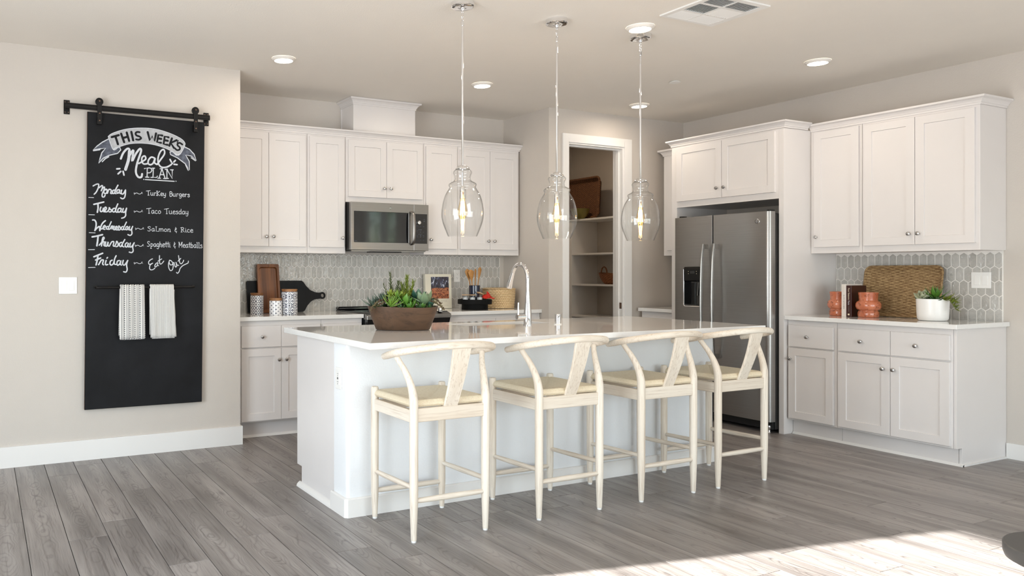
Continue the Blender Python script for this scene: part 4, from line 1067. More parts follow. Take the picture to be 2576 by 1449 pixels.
mb.box(split + .10, split + .108, 5.6722, 5.6726, 1.715, 1.722).box(split + .10, split + .108, 5.6722, 5.6726, 1.700, 1.706)
stuff(mb.build('key_legends', M['chalk_grey'], cpan))
MB().lathe([(.0, 5.655), (.015, 5.656), (.017, 5.660), (.017, 5.673)], split + .048, 1.690, 24, axis='y').build('dial', M['chrome'], t, smooth=40)
hx = 3.338
path = catmull([(hx, 5.670, 1.500), (hx, 5.640, 1.515), (hx, 5.628, 1.56), (hx, 5.624, 1.642), (hx, 5.628, 1.72), (hx, 5.640, 1.765), (hx, 5.670, 1.780)], 5)
MB().tube(path, .013, 14, flat=(.6, 1.15)).build('handle', M['steel'], t, smooth=60)
MB().lathe([(.0085, 5.6715), (.0105, 5.6705), (.012, 5.6715), (.012, 5.674)], 3.132, 1.806, 24, axis='y', cap=False).build('emblem_ring', M['chrome'], t, smooth=40)
text_mesh('G', .013, M['chrome'], 'emblem_letter', t, Vector((3.132, 5.6735, 1.806)), ROT_B)
text_mesh('profile', .012, M['chalk_grey'], 'window_lettering', t, Vector((2.805, 5.6828, 1.522)), ROT_B)
mb = MB().box(mx0 + .02, mx1 - .02, 5.70, 5.99, 1.436, 1.446)
mb.build('underside_vent', M['steel'], t)
MB().box(2.95, 3.25, 5.69, 5.76, 1.428, 1.437).build('vent_intake', M['dark_gap'], t)

# ------------------------------------------------------------------ range
t = thing('kitchen_range', 'black glass-top range set between the two cooker-run worktops', 'range', (3.17, 5.75, 0))
rx0, rx1 = 2.772, 3.566
MB().box(rx0, rx1, 5.47, 6.0, .09, .905).build('body', M['black_plastic'], t)
MB().box(rx0 + .03, rx1 - .03, 5.50, 5.98, 0, .09).build('plinth', M['dark_gap'], t)
MB().box(rx0, rx1, 5.455, 6.002, .905, .934).build('cooktop', M['black_gloss'], t, bevel=.004)
MB().box(rx0, rx1, 5.945, 6.004, .934, .962).build('rear_vent_trim', M['black_gloss'], t, bevel=.008)
for (x, y, r) in ((2.97, 5.62, .09), (3.37, 5.62, .11), (2.97, 5.86, .075), (3.37, 5.86, .08)):
    MB().lathe([(r - .003, .9345), (r, .9345)], x, y, 40, cap=False).build('burner_ring', M['chalk_grey'], t)
# front control strip: stainless lip over a slanted black fascia
MB().prism([(5.40, .912), (5.47, .934), (5.47, .880), (5.40, .880)], 'x', rx0, rx1).build('front_lip', M['steel'], t, bevel=.002)
MB().prism([(5.404, .880), (5.47, .880), (5.47, .800), (5.435, .800)], 'x', rx0 + .006, rx1 - .006).build('fascia', M['black_gloss'], t)
for x in (2.86, 2.95, 3.39, 3.48):
    MB().lathe([(.0, .966), (.017, .965), (.020, .960), (.018, .938), (.022, .934), (.022, .930)], x, 5.435, 24).build('knob', M['nickel'], t, smooth=40)
dv = MB().box(rx0 + .004, rx1 - .004, 5.43, 5.47, .27, .795).build('oven_door', M['steel'], t, bevel=.003)
MB().box(rx0 + .11, rx1 - .11, 5.426, 5.431, .36, .66).build('oven_window', M['black_gloss'], dv)
mb = MB().tube([(rx0 + .05, 5.385, .765), (rx1 - .05, 5.385, .765)], .012, 14)
for x in (rx0 + .07, rx1 - .07): mb.tube([(x, 5.385, .765), (x, 5.432, .765)], .009, 10)
mb.build('oven_handle', M['steel'], dv, smooth=50)
MB().box(rx0 + .004, rx1 - .004, 5.43, 5.47, .095, .262).build('drawer', M['steel'], t, bevel=.003)

# ------------------------------------------------------------------ refrigerator
t = thing('refrigerator', 'stainless steel side-by-side refrigerator with water dispenser', 'refrigerator', (5.9, 4.345, 0))
fy0, fy1, fz0, fz1 = 3.912, 4.803, .092, 1.737
MB().box(5.585, 6.25, fy0 - .002, fy1 - .004, .03, 1.722).build('body', M['black_plastic'], t, bevel=.004)
xf = 5.516; msp = 4.420
# fridge door with rounded near edge
prof = [(5.582, msp - .004), (xf + .004, msp - .004), (xf, msp - .008), (xf - .002, 4.17), (xf + .002, 3.945), (xf + .006, 3.930), (xf + .013, 3.918), (xf + .024, 3.911), (5.582, 3.908)]
fd = MB().prism(prof, 'z', fz0, fz1).build('fridge_door', M['steel'], t, smooth=35)
# freezer door with dispenser opening
dy0, dy1, dz0, dz1 = 4.520, 4.706, .972, 1.306
mb = MB().add(*slab_hole([msp + .004, dy0, dy1, fy1], [fz0, dz0, dz1, fz1], 0, 1))
mb.v = [(5.582 - (5.582 - xf) * z, x, y) for x, y, z in mb.v]
zd = mb.build('freezer_door', M['steel'], t, bevel=.002)
MB().box(5.560, 5.580, dy0, dy1, dz0, dz1).box(xf + .002, 5.56, dy1 - .002, dy1, dz0, dz1).box(xf + .002, 5.56, dy0, dy0 + .002, dz0, dz1).box(xf + .002, 5.56, dy0, dy1, dz0, dz0 + .012).build('dispenser_recess', M['black_gloss'], zd)
MB().prism([(xf - .004, dz1 - .118), (xf + .055, dz1 - .13), (xf + .055, dz1), (xf - .002, dz1), (xf - .010, dz1 - .02)], 'y', dy0 + .001, dy1 - .001).build('dispenser_console', M['black_plastic'], zd, bevel=.003)
mb = MB()
for k in range(5): mb.box(xf - .0052, xf - .0042, dy1 - .03 - k * .030 - .006, dy1 - .03 - k * .030 + .006, dz1 - .098, dz1 - .092)
for z in (-.040, -.060):
    for yy in (dy1 - .052, dy0 + .052): mb.box(xf - .0105, xf - .006, yy - .003, yy + .003, dz1 + z, dz1 + z + .004)
stuff(mb.build('console_icons', M['ink_pale'], zd))
MB().box(xf - .0115, xf - .004, dy0 + .068, dy1 - .070, dz1 - .058, dz1 - .034).build('display', M['black_gloss'], zd)
MB().lathe([(.017, 1.175), (.020, 1.19), (.020, 1.205)], 5.545, 4.585, 20).build('spout', M['black_plastic'], zd, smooth=40)
MB().tube([(5.55, 4.585, 1.175), (5.556, 4.600, 1.06)], .004, 8).build('lever', M['steel'], zd)
MB().prism([(5.556, 4.62), (5.548, 4.635), (5.548, 4.655), (5.556, 4.67)], 'z', .985, 1.17).build('paddle', M['black_plastic'], zd, smooth=50)
mb = MB().tube([(xf - .001, dy1 + .004, dz1 - .02), (xf - .001, dy1 + .004, dz0 + .004), (xf - .001, dy1 - .010, dz0 - .006), (xf - .001, dy0, dz0 - .006)], .0045, 8)
mb.build('dispenser_trim', M['chrome'], zd, smooth=50)
for nm, yy, pa in (('handle', 4.478, zd), ('handle', 4.372, fd)):
    P = catmull([(xf - .038, yy, 1.497), (xf - .058, yy, 1.36), (xf - .068, yy, 1.10), (xf - .068, yy, .88), (xf - .058, yy, .66), (xf - .038, yy, .545)], 6)
    mb = MB().tube(P, .0155, 14, flat=(.55, 1.0))
    for z in (1.478, .565): mb.box(xf - .046, xf + .001, yy - .013, yy + .013, z - .022, z + .018)
    mb.build(nm, M['steel'], pa, smooth=50)
MB().lathe([(.0, xf - .0045), (.018, xf - .004), (.021, xf - .0025), (.021, xf)], 4.013, 1.662, 28, axis='x').build('emblem', M['nickel'], fd, smooth=40)
MB().lathe([(.0145, xf - .0048), (.0155, xf - .0058), (.0165, xf - .0048)], 4.013, 1.662, 28, axis='x', cap=False).build('emblem_ring', M['black_plastic'], fd)
text_mesh('G', .022, M['black_plastic'], 'emblem_letter', fd, Vector((xf - .0047, 4.013, 1.662)), ROT_R)
MB().box(5.565, 5.60, fy0 + .01, fy1 - .01, .03, .088).build('toe_grille', M['dark_gap'], t)
for yy in (3.94, 4.77):
    mb = MB().lathe([(.012, 0.0), (.014, .004), (.008, .012), (.008, .035), (.013, .045), (.010, .06)], 5.555, yy, 16)
    mb.build('levelling_foot', M['chrome'], t, smooth=50)
for yy in (3.935, 4.76):
    MB().box(5.535, 5.60, yy - .014, yy + .014, 1.7375, 1.750).build('hinge_cover', M['black_plastic'], t, bevel=.003)

# ------------------------------------------------------------------ faucet, air gap
t = thing('kitchen_faucet', 'tall chrome pull-down kitchen faucet behind the sink', 'faucet', (3.102, 3.832, CT))
fx, fyy = 3.102, 3.832
MB().lathe([(.027, CT), (.027, CT + .006), (.0245, CT + .012), (.0235, CT + .08), (.0185, CT + .14), (.0145, CT + .20), (.0135, CT + .215)], fx, fyy, 28).build('base', M['chrome'], t, smooth=40)
P = [(fx, fyy, CT + .21), (fx, fyy, 1.215)]
R_, cy_, cz_ = .075, fyy + .075, 1.215
for k in range(1, 15):
    a = math.pi - k * math.radians(158) / 14
    P.append((fx - .004 * k / 14, cy_ + R_ * math.cos(a), cz_ + R_ * 1.28 * math.sin(a)))
MB().tube(P, .0128, 18).build('spout', M['chrome'], t, smooth=60)
e = Vector(P[-1]); dd = (Vector(P[-1]) - Vector(P[-2])).normalized()
mb = MB().tube([e - dd * .004, e + dd * .01, e + dd * .05, e + dd * .085, e + dd * .10], [.0135, .0145, .0165, .0205, .0200], 18)
mb.build('spray_head', M['chrome'], t, smooth=50)
MB().tube([e + dd * .03 + Vector((-.003, .018, .0)), e + dd * .07 + Vector((-.003, .0215, 0))], .004, 8).build('spray_button', M['black_plastic'], t)
MB().tube([(fx - .015, fyy, .980), (fx - .085, fyy, .980)], .0155, 20).build('valve_body', M['chrome'], t, smooth=40)
MB().tube([(fx - .074, fyy, .990), (fx - .074, fyy, 1.030), (fx - .073, fyy, 1.070)], [.0055, .0048, .0045], 12).build('lever', M['chrome'], t, smooth=50)
t = thing('air_gap', 'short chrome air gap cap on the island worktop right of the faucet', 'fitting', (3.344, 3.83, CT))
MB().lathe([(.024, CT), (.024, CT + .006), (.020, CT + .0065)], 3.344, 3.83, 24).build('collar', M['white_plastic'], t, smooth=40)
MB().lathe([(.0195, CT + .0062), (.0195, CT + .064), (.018, CT + .068), (.0, CT + .069)], 3.344, 3.83, 24).build('cap', M['chrome'], t, smooth=40)

# ------------------------------------------------------------------ pendants
def pendant():
    x, y = 2.376, 3.487
    t = thing('pendant_light', 'clear glass jar pendant on chrome rod, nearest the left end of the island', 'pendant', (x, y, CZ), 'glass pendants over the island')
    MB().lathe([(.0, CZ - .027), (.024, CZ - .027), (.026, CZ - .029), (.055, CZ - .029), (.0605, CZ - .027), (.0635, CZ - .0235), (.0635, CZ - .0005)], x, y, 40).build('canopy', M['chrome'], t, smooth=30)
    mb = MB().lathe([(.0, CZ - .052), (.006, CZ - .050), (.011, CZ - .044), (.011, CZ - .036), (.016, CZ - .030)], x, y, 20)
    mb.build('swivel', M['chrome'], t, smooth=40)
    # two chain links
    z = CZ - .066
    for k, h in enumerate((.020, .014)):
        pts = []
        for i in range(17):
            a = 2 * math.pi * i / 16
            px, pz = .0065 * math.cos(a), h * math.sin(a)
            pts.append((x + (px if k == 0 else 0), y + (0 if k == 0 else px), z + pz))
        MB().tube(pts, .0018, 8, cap=False).build('chain_link', M['chrome'], t, smooth=60)
        z -= .027
    MB().tube([(x, y, CZ - .112), (x, y, 1.842)], .0062, 16).build('rod', M['chrome'], t, smooth=60)
    MB().lathe([(.0085, CZ - .128), (.0085, CZ - .104), (.004, CZ - .100)], x, y, 16).build('rod_coupling', M['chrome'], t, smooth=40)
    MB().lathe([(.0, 1.848), (.012, 1.847), (.026, 1.842), (.036, 1.834), (.0385, 1.826), (.036, 1.822), (.0, 1.821)], x, y, 32).build('cap', M['chrome'], t, smooth=40)
    outer = [(.030, 1.826), (.041, 1.822), (.0495, 1.813), (.0515, 1.805), (.048, 1.797), (.0445, 1.785), (.0435, 1.775), (.046, 1.765), (.054, 1.757), (.066, 1.751), (.0745, 1.745), (.0765, 1.738), (.0735, 1.731), (.0725, 1.725), (.078, 1.714), (.0935, 1.688), (.105, 1.655), (.112, 1.620), (.115, 1.590), (.114, 1.562), (.109, 1.535), (.100, 1.508), (.089, 1.480), (.0805, 1.459)]
    O = catmull(outer, 3)
    inner = [(max(r - .0032, .02), z) for r, z in O][::-1]
    MB().lathe(O + [(.079, 1.4575)] + inner[0:], x, y, 64, cap=False).build('glass_shade', M['glass'], t, smooth=60)
    MB().tube([(x, y, 1.822), (x, y, 1.732)], .0048, 12).build('stem', M['chrome'], t, smooth=60)
    MB().lathe([(.0, 1.735), (.012, 1.734), (.0165, 1.728), (.0175, 1.70), (.0175, 1.664), (.0, 1.664)], x, y, 28).build('socket', M['chrome'], t, smooth=40)
    bl = MB().lathe([(.0135, 1.664), (.015, 1.650), (.020, 1.630), (.0265, 1.605), (.0285, 1.590), (.0265, 1.573), (.019, 1.560), (.008, 1.553), (.0, 1.552)], x, y, 28, cap=False).build('bulb', M['glass_amber'], t, smooth=60)
    mb = MB()
    for k in range(4):
        a = k * math.pi / 2 + .4
        mb.tube([(x + .0085 * math.cos(a), y + .0085 * math.sin(a), 1.648), (x + .012 * math.cos(a + .5), y + .012 * math.sin(a + .5), 1.574)], .0026, 6)
    mb.build('filament', M['filament'], bl)
    return t
pend = pendant()
labs = ['clear glass jar pendant on chrome rod, the middle of three over the island', 'clear glass jar pendant on chrome rod, nearest the fridge end of the island']
for k, x in enumerate((3.037, 3.703)):
    c = copy_tree(pend); c.location.x = x; c['label'] = labs[k]
for x in (2.376, 3.037, 3.703):
    lamp('pendant_glow', 'POINT', (x, 3.487, 1.605), 2.2, (1.0, .66, .34), shadow_soft_size=.010)

# ------------------------------------------------------------------ recessed lights, detector, vent
def downlight():
    t = thing('recessed_light', 'lit recessed ceiling light above the left wall cabinets', 'ceiling light', (1.881, 4.935, CZ), 'recessed ceiling lights')
    x, y = 1.881, 4.935
    MB().lathe([(.083, CZ - .0005), (.0825, CZ - .003), (.072, CZ - .015), (.067, CZ - .018), (.063, CZ - .0175)], x, y, 48, cap=False).build('trim_ring', M['ceiling'], t, smooth=40)
    MB().lathe([(.0, CZ - .0168), (.0635, CZ - .0168)], x, y, 48, cap=False).build('diffuser', M['led'], t)
    return t
dl = downlight()
for (x, y, lab) in ((3.549, 4.937, 'lit recessed ceiling light in front of the pantry side wall, right of the first pendant'),
                    (5.240, 4.948, 'lit recessed ceiling light before the pantry door, behind the last pendant rod'),
                    (3.582, 3.375, 'lit recessed ceiling light next to the canopy of the last pendant, near the vent'),
                    (5.284, 3.383, 'lit recessed ceiling light farthest right, in front of the fridge housing')):
    c = copy_tree(dl); c.location = (x, y, CZ); c['label'] = lab
for (x, y) in ((1.881, 4.935), (3.549, 4.937), (5.24, 4.948), (3.582, 3.375), (5.284, 3.383)):
    a = lamp('recessed_glow', 'AREA', (x, y, CZ - .024), 4.5, (1.0, .86, .70), shape='DISK', size=.12)
    aim(a, (0, 0, -1))
lamp('pantry_glow', 'AREA', (5.35, 6.15, CZ - .03), 4.5, (1.0, .80, .58), rot=(0, 0, 0), shape='DISK', size=.14)
t = thing('sprinkler_cover', 'small flat white disc on the ceiling between the recessed lights', 'ceiling disc', (4.846, 4.22, CZ))
MB().lathe([(.030, CZ - .0005), (.030, CZ - .006)], 4.846, 4.22, 32, cap=False).lathe([(.0, CZ - .0085), (.040, CZ - .0085), (.042, CZ - .0065), (.0, CZ - .006)], 4.846, 4.22, 32).build('disc', M['white_plastic'], t, smooth=30)
# multi-direction air vent
t = thing('ceiling_vent', 'white square ceiling air vent with louvres facing several ways', 'vent', (3.725, 2.98, CZ))
vx0, vx1, vy0, vy1 = 3.512, 3.940, 2.786, 3.166
xs = [3.545, 3.706, 3.716, 3.896]; ys = [2.816, 2.906, 2.921, 3.028, 3.041, 3.147]
mb = MB()
zt_, zb_ = CZ - .0005, CZ - .009
mb.box(vx0, xs[0], vy0, vy1, zb_, zt_).box(xs[3], vx1, vy0, vy1, zb_, zt_).box(xs[0], xs[3], vy0, ys[0], zb_, zt_).box(xs[0], xs[3], ys[5], vy1, zb_, zt_)
mb.box(xs[1], xs[2], ys[0], ys[5], zb_, zt_).box(xs[0], xs[1], ys[1], ys[2], zb_, zt_).box(xs[2], xs[3], ys[1], ys[2], zb_, zt_).box(xs[0], xs[1], ys[3], ys[4], zb_, zt_).box(xs[2], xs[3], ys[3], ys[4], zb_, zt_)
mb.build('frame', M['white_plastic'], t)
MB().box(xs[0], xs[3], ys[0], ys[5], CZ - .0012, CZ - .0004).build('duct_shadow', M['dark_gap'], t)  # dark sheet painted in as the shade inside the duct
# cells: (col, row, direction): slats tilt so that they read dark or white from the room side
for ci, ri, ax, tilt in ((0, 2, 'x', -1), (1, 2, 'x', -1), (0, 1, 'y', 1), (1, 1, 'y', -1), (0, 0, 'x', 1), (1, 0, 'x', 1)):
    X0, X1 = (xs[0], xs[1]) if ci == 0 else (xs[2], xs[3])
    Y0, Y1 = ys[ri * 2], ys[ri * 2 + 1]
    n = 10 if ax == 'y' else 8
    for k in range(n):
        hd = .0045
        if ax == 'x':
            yc = Y0 + (k + .5) * (Y1 - Y0) / n; w_ = (Y1 - Y0) / n * (.80 if tilt < 0 else .42)
            z0, z1 = (CZ - .010, CZ - .004)
            a, b = (yc - w_ / 2, yc + w_ / 2)
            za, zb2 = (z1, z0) if tilt < 0 else (z0, z1)
            vs = [(X0, a, za), (X1, a, za), (X1, b, zb2), (X0, b, zb2), (X0, a, za + .001), (X1, a, za + .001), (X1, b, zb2 + .001), (X0, b, zb2 + .001)]
        else:
            xc = X0 + (k + .5) * (X1 - X0) / n; w_ = (X1 - X0) / n * (.80 if tilt < 0 else .40)
            z0, z1 = (CZ - .010, CZ - .004)
            a, b = xc - w_ / 2, xc + w_ / 2
            za, zb2 = (z1, z0) if tilt < 0 else (z0, z1)
            vs = [(a, Y0, za), (a, Y1, za), (b, Y1, zb2), (b, Y0, zb2), (a, Y0, za + .001), (a, Y1, za + .001), (b, Y1, zb2 + .001), (b, Y0, zb2 + .001)]
        MB().add(vs, [(0, 1, 2, 3), (7, 6, 5, 4), (0, 4, 5, 1), (1, 5, 6, 2), (2, 6, 7, 3), (3, 7, 4, 0)]).build('louvre', M['white_plastic'], t)

# ------------------------------------------------------------------ bar stools
def stool():
    """local origin: centre of the back-leg line, x across, +y towards the island"""
    t = thing('bar_stool', 'whitewashed wishbone bar stool with woven seat at the left end of the island', 'bar stool', (0, 0, 0), 'wishbone bar stools at the island')
    B = lambda mb, name, m, **k: mb.build(name, m, t, world=False, smooth=50, **k)
    h = .2025; D = .39
    for s in (-1, 1):
        # back legs: straight, then sweeping forward and out to carry the curved rail
        P = catmull([(s * h, 0, .010), (s * h, 0, .12), (s * h, 0, .40), (s * h, 0, .60), (s * (h + .001), .002, .67), (s * (h + .006), .020, .735), (s * (h + .018), .050, .795), (s * (h + .034), .076, .838), (s * (h + .044), .088, .862)], 4)
        R = []
        for p in P:
            z = p[2]
            R.append(.0135 + .0075 * min(1, (z - .01) / .20) if z < .21 else (.021 if z < .66 else .021 - .0075 * min(1, (z - .66) / .17)))
        B(MB().tube(P, R, 16), 'leg', M['oak_z'])
        P = [(s * h, D, z) for z in (.010, .06, .14, .30, .60, .668, .676)]
        B(MB().tube(P, [.0135, .0155, .0195, .020, .0205, .0195, .016], 16), 'leg', M['oak_z'])
        for y in (0, D): B(MB().lathe([(.011, 0), (.012, .002), (.012, .0105)], s * h, y, 12), 'foot_glide', M['white_plastic'])
        # side rails and side stretchers
        mb = MB().box(s * h - .011, s * h + .011, .008, D - .008, .556, .615)
        mb.build('seat_rail', M['oak_y'], t, world=False, bevel=.003, smooth=30)
        B(MB().tube([(s * h, .006, .252), (s * h, .03, .252), (s * h, D / 2, .247), (s * h, D - .03, .243), (s * h, D - .006, .243)], [.0095, .0115, .0135, .0115, .0095], 12), 'stretcher', M['oak_y'])
    for y, z0, z1 in ((0, .560, .624), (D, .556, .606)):
        MB().box(-h + .008, h - .008, y - .011, y + .011, z0, z1).build('seat_rail', M['oak_x'], t, world=False, bevel=.003, smooth=30)
    for y, z in ((0, .192), (D, .142)):
        B(MB().tube([(-h + .006, y, z), (-h + .035, y, z), (0, y, z), (h - .035, y, z), (h - .006, y, z)], [.0100, .0125, .0145, .0125, .0100], 12), 'stretcher', M['oak_x'])
    # curved top rail (wishbone)
    P = []
    n = 40
    for i in range(n + 1):
        u = -1 + 2 * i / n
        a = u * math.radians(118)
        x = .268 * math.sin(a) if abs(a) < math.pi / 2 else math.copysign(.268 - .012 * ((abs(a) - math.pi / 2) / .49), a)
        y = .068 - .170 * math.cos(a)
        if abs(a) > math.pi / 2: y = .068 + .128 * ((abs(a) - math.pi / 2) / .49) * 1.0
        f_ = (y + .102) / .30
        z = .922 - .072 * max(0, min(1, f_)) ** .9
        P.append((x, y, z))
    Rr = []
    for i in range(n + 1):
        u = abs(-1 + 2 * i / n)
        Rr.append(.0185 if u < .9 else .0185 - .003 * (u - .9) / .1)
    # elliptical section, taller in the middle
    B(MB().tube(P, Rr, 18, flat=(.95, .88)), 'top_rail', M['oak_x'])
    # splat: tapering plank leaning back
    bot, top = (.008, .626), (-.098, .908)
    N_ = 8; vs = []; fs = []
    for i in range(N_ + 1):
        f_ = i / N_
        yy = bot[0] + (top[0] - bot[0]) * f_ - .010 * math.sin(math.pi * f_) ; zz = bot[1] - .02 + (top[1] - bot[1] + .02) * f_
        hw = .038 + .012 * f_ ** 1.5
        th = .007
        vs += [(-hw, yy - th, zz), (hw, yy - th, zz), (hw, yy + th, zz), (-hw, yy + th, zz)]
    for i in range(N_):
        for j in range(4): fs.append((i * 4 + j, i * 4 + (j + 1) % 4, (i + 1) * 4 + (j + 1) % 4, (i + 1) * 4 + j))
    fs += [(3, 2, 1, 0), tuple(range(N_ * 4, N_ * 4 + 4))]
    MB().add(vs, fs).build('splat', M['oak_z'], t, world=False, bevel=.002, smooth=30)
    # woven seat: rolled edges, four sagging triangles
    nx = 44; ny = 40; hw, y0, y1 = h + .012, -.004, D + .012
    vs = []; fs = []
    def H(x, y):
        u = abs(x) / hw; v = abs((y - (y0 + y1) / 2) / ((y1 - y0) / 2))
        m = max(u, v); lo = min(u, v)
        edge = 1 - m
        zz = .666 - .034 * (1 - m ** 1.6) - .007 * math.exp(-((u - v) / .05) ** 2) * (1 - m * .6)
        if edge < .11: zz -= .026 * (1 - edge / .11) ** 2.4
        return zz
    for j in range(ny + 1):
        for i in range(nx + 1):
            x = -hw + 2 * hw * i / nx; y = y0 + (y1 - y0) * j / ny
            # notch the corners around the legs
            vs.append((x, y, H(x, y)))
    low = len(vs)
    for j in range(ny + 1):
        for i in range(nx + 1):
            x = -hw + 2 * hw * i / nx; y = y0 + (y1 - y0) * j / ny
            vs.append((x * .965, (y - .195) * .965 + .195, .628))
    W_ = nx + 1
    keep = lambda i, j: not ((i < 2 or i >= nx - 2) and (j < 2 or j >= ny - 2))
    for j in range(ny):
        for i in range(nx):
            if not keep(i, j): continue
            a = j * W_ + i
            fs.append((a, a + 1, a + 1 + W_, a + W_)); fs.append((low + a, low + a + W_, low + a + 1 + W_, low + a + 1))
            for (di, dj, p, q) in ((0, -1, a, a + 1), (0, 1, a + 1 + W_, a + W_), (-1, 0, a + W_, a), (1, 0, a + 1, a + 1 + W_)):
                ii, jj = i + di, j + dj
                if ii < 0 or jj < 0 or ii >= nx or jj >= ny or not keep(ii, jj): fs.append((q, p, low + p, low + q))
    MB().add(vs, fs).build('woven_seat', M['cord'], t, world=False, smooth=60)
    return t
st = stool()
st.location = (2.017, 3.062, 0)
for x, lab in ((2.757, 'whitewashed wishbone bar stool with woven seat, second from the left end of the island'),
               (3.465, 'whitewashed wishbone bar stool with woven seat, third from the left, below the last pendant'),
               (4.075, 'whitewashed wishbone bar stool with woven seat nearest the refrigerator')):
    c = copy_tree(st); c.location = (x, 3.066, 0); c['label'] = lab
# ------------------------------------------------------------------ chalkboard on its rail
YBd = 5.322          # front face of the board
t = thing('chalkboard', 'tall black chalkboard with hand-lettered weekly meal plan hanging from a rail', 'chalkboard', (1.02, 5.34, .34))
corners = [(.614, .343), (1.407, .340), (1.427, 2.327), (.633, 2.332)]
vs = [(x, y, z) for y in (YBd, YBd + .020) for x, z in corners]
MB().add(vs, [(0, 1, 2, 3), (7, 6, 5, 4), (0, 4, 5, 1), (1, 5, 6, 2), (2, 6, 7, 3), (3, 7, 4, 0)]).build('panel', M['board'], t, bevel=.001)
vs2 = [(x + dx, y, z + dz) for y in (YBd + .001, YBd + .019) for (x, z), dx, dz in zip(corners, (-.0012, .0012, .0012, -.0012), (-.0012, -.0012, .0012, .0012))]
MB().add(vs2, [(0, 4, 5, 1), (1, 5, 6, 2), (2, 6, 7, 3), (3, 7, 4, 0)]).build('worn_edge', M['board_edge'], t)

def ribbon(mb, pts, w, y):
    """flat rounded stroke lying on the board"""
    hw = w / 2; n = len(pts)
    L = []; Rr = []
    for i in range(n):
        a, b = pts[max(i - 1, 0)], pts[min(i + 1, n - 1)]
        dx, dz = b[0] - a[0], b[1] - a[1]; l = math.hypot(dx, dz) or 1
        nx_, nz_ = -dz / l * hw, dx / l * hw
        yy = y - i * 9e-6
        L.append((pts[i][0] + nx_, yy, pts[i][1] + nz_)); Rr.append((pts[i][0] - nx_, yy, pts[i][1] - nz_))
    mb.add(L + Rr, [(i, i + 1, n + i + 1, n + i) for i in range(n - 1)])
    for c, yc in ((pts[0], y + 5e-6), (pts[-1], y - n * 9e-6 - 5e-6)):
        mb.add([(c[0] + hw * math.cos(k * math.pi / 5), yc, c[1] + hw * math.sin(k * math.pi / 5)) for k in range(10)], [tuple(range(10))])
words_ = []
parts = {'F': MB(), 'G': MB(), 'W': MB(), 'K': MB()}
for i, (kind, w_, sm, c) in enumerate(CHALK):
    pts = [(c[k] / 2000, c[k + 1] / 2000) for k in range(0, len(c), 2)]
    y = YBd - {'F': .0006, 'G': .0004, 'W': .0009, 'K': .0012}[kind] - i * 3e-6
    if kind == 'G':
        MB().add([(x, y, z) for x, z in pts], [tuple(range(len(pts)))]).build('banner_tail', M['chalk_grey'], t)
    elif kind == 'F':
        q = catmull(pts + [pts[0]], 4)[:-1]
        parts[kind].add([(x, y, z) for x, z in q], [tuple(range(len(q)))])
    else:
        if sm and len(pts) > 2: pts = catmull(pts, 5)
        if kind == 'K': ribbon(parts[kind], pts, w_ / 1000, y)
        else: words_.append((pts, w_ / 1000, y))
parts['F'].build('banner', M['chalk_fill'], t)
parts['K'].build('banner_lettering', M['board'], t)
# strokes that touch or nearly touch make one word or flourish: each is a part
bbx = [(min(p[0] for p in q) - .008, max(p[0] for p in q) + .008, min(p[1] for p in q) - .003, max(p[1] for p in q) + .003) for q, w_, y in words_]
gid = list(range(len(words_)))
def find(i):
    while gid[i] != i: i = gid[i]
    return i
for i in range(len(words_)):
    for j in range(i):
        a, b = bbx[i], bbx[j]
        if a[0] < b[1] and b[0] < a[1] and a[2] < b[3] and b[2] < a[3]: gid[find(i)] = find(j)
for g in sorted(set(find(i) for i in range(len(words_)))):
    mb = MB()
    for i, (q, w_, y) in enumerate(words_):
        if find(i) == g: ribbon(mb, q, w_, y)
    mb.build('chalk_word', M['chalk'], t)

# hangers with wheels, towel bar
for x in (.706, 1.3575):
    hg = MB().box(x - .0145, x + .0145, 5.292, 5.297, 2.250, 2.405)
    hg.prism([(x + .0145 * math.cos(a), 2.405 + .0145 * math.sin(a)) for a in [k * math.pi / 8 for k in range(9)]], 'y', 5.292, 5.297)
    hg.box(x - .0145, x + .0145, 5.297, 5.3215, 2.250, 2.300)
    h_ = hg.build('hanger_strap', M['black_metal'], t)
    MB().lathe([(.0, 5.2985), (.020, 5.2985), (.0255, 5.300), (.0255, 5.303), (.022, 5.305), (.022, 5.311), (.0255, 5.313), (.0255, 5.316), (.0, 5.3165)], x, 2.402, 32, axis='y').build('wheel', M['black_metal'], t, smooth=30)
    for z in (2.405, 2.323, 2.274):
        MB().lathe([(.0, 5.286), (.0045, 5.287), (.0062, 5.2895), (.0062, 5.292)], x, z, 12, axis='y').build('bolt', M['bolt'], h_, smooth=40)
tb = MB().tube(catmull([(.683, YBd, 1.158), (.685, 5.30, 1.158), (.692, 5.274, 1.158), (.715, 5.270, 1.158), (1.02, 5.270, 1.158), (1.31, 5.270, 1.158), (1.333, 5.274, 1.158), (1.340, 5.30, 1.158), (1.342, YBd, 1.158)], 4), .0078, 12)
tb.build('towel_bar', M['black_metal'], t, smooth=60)
for x in (.683, 1.342):
    MB().lathe([(.0, 5.3195), (.012, 5.3195), (.013, YBd)], x, 1.158, 16, axis='y').build('bar_rosette', M['black_metal'], t)

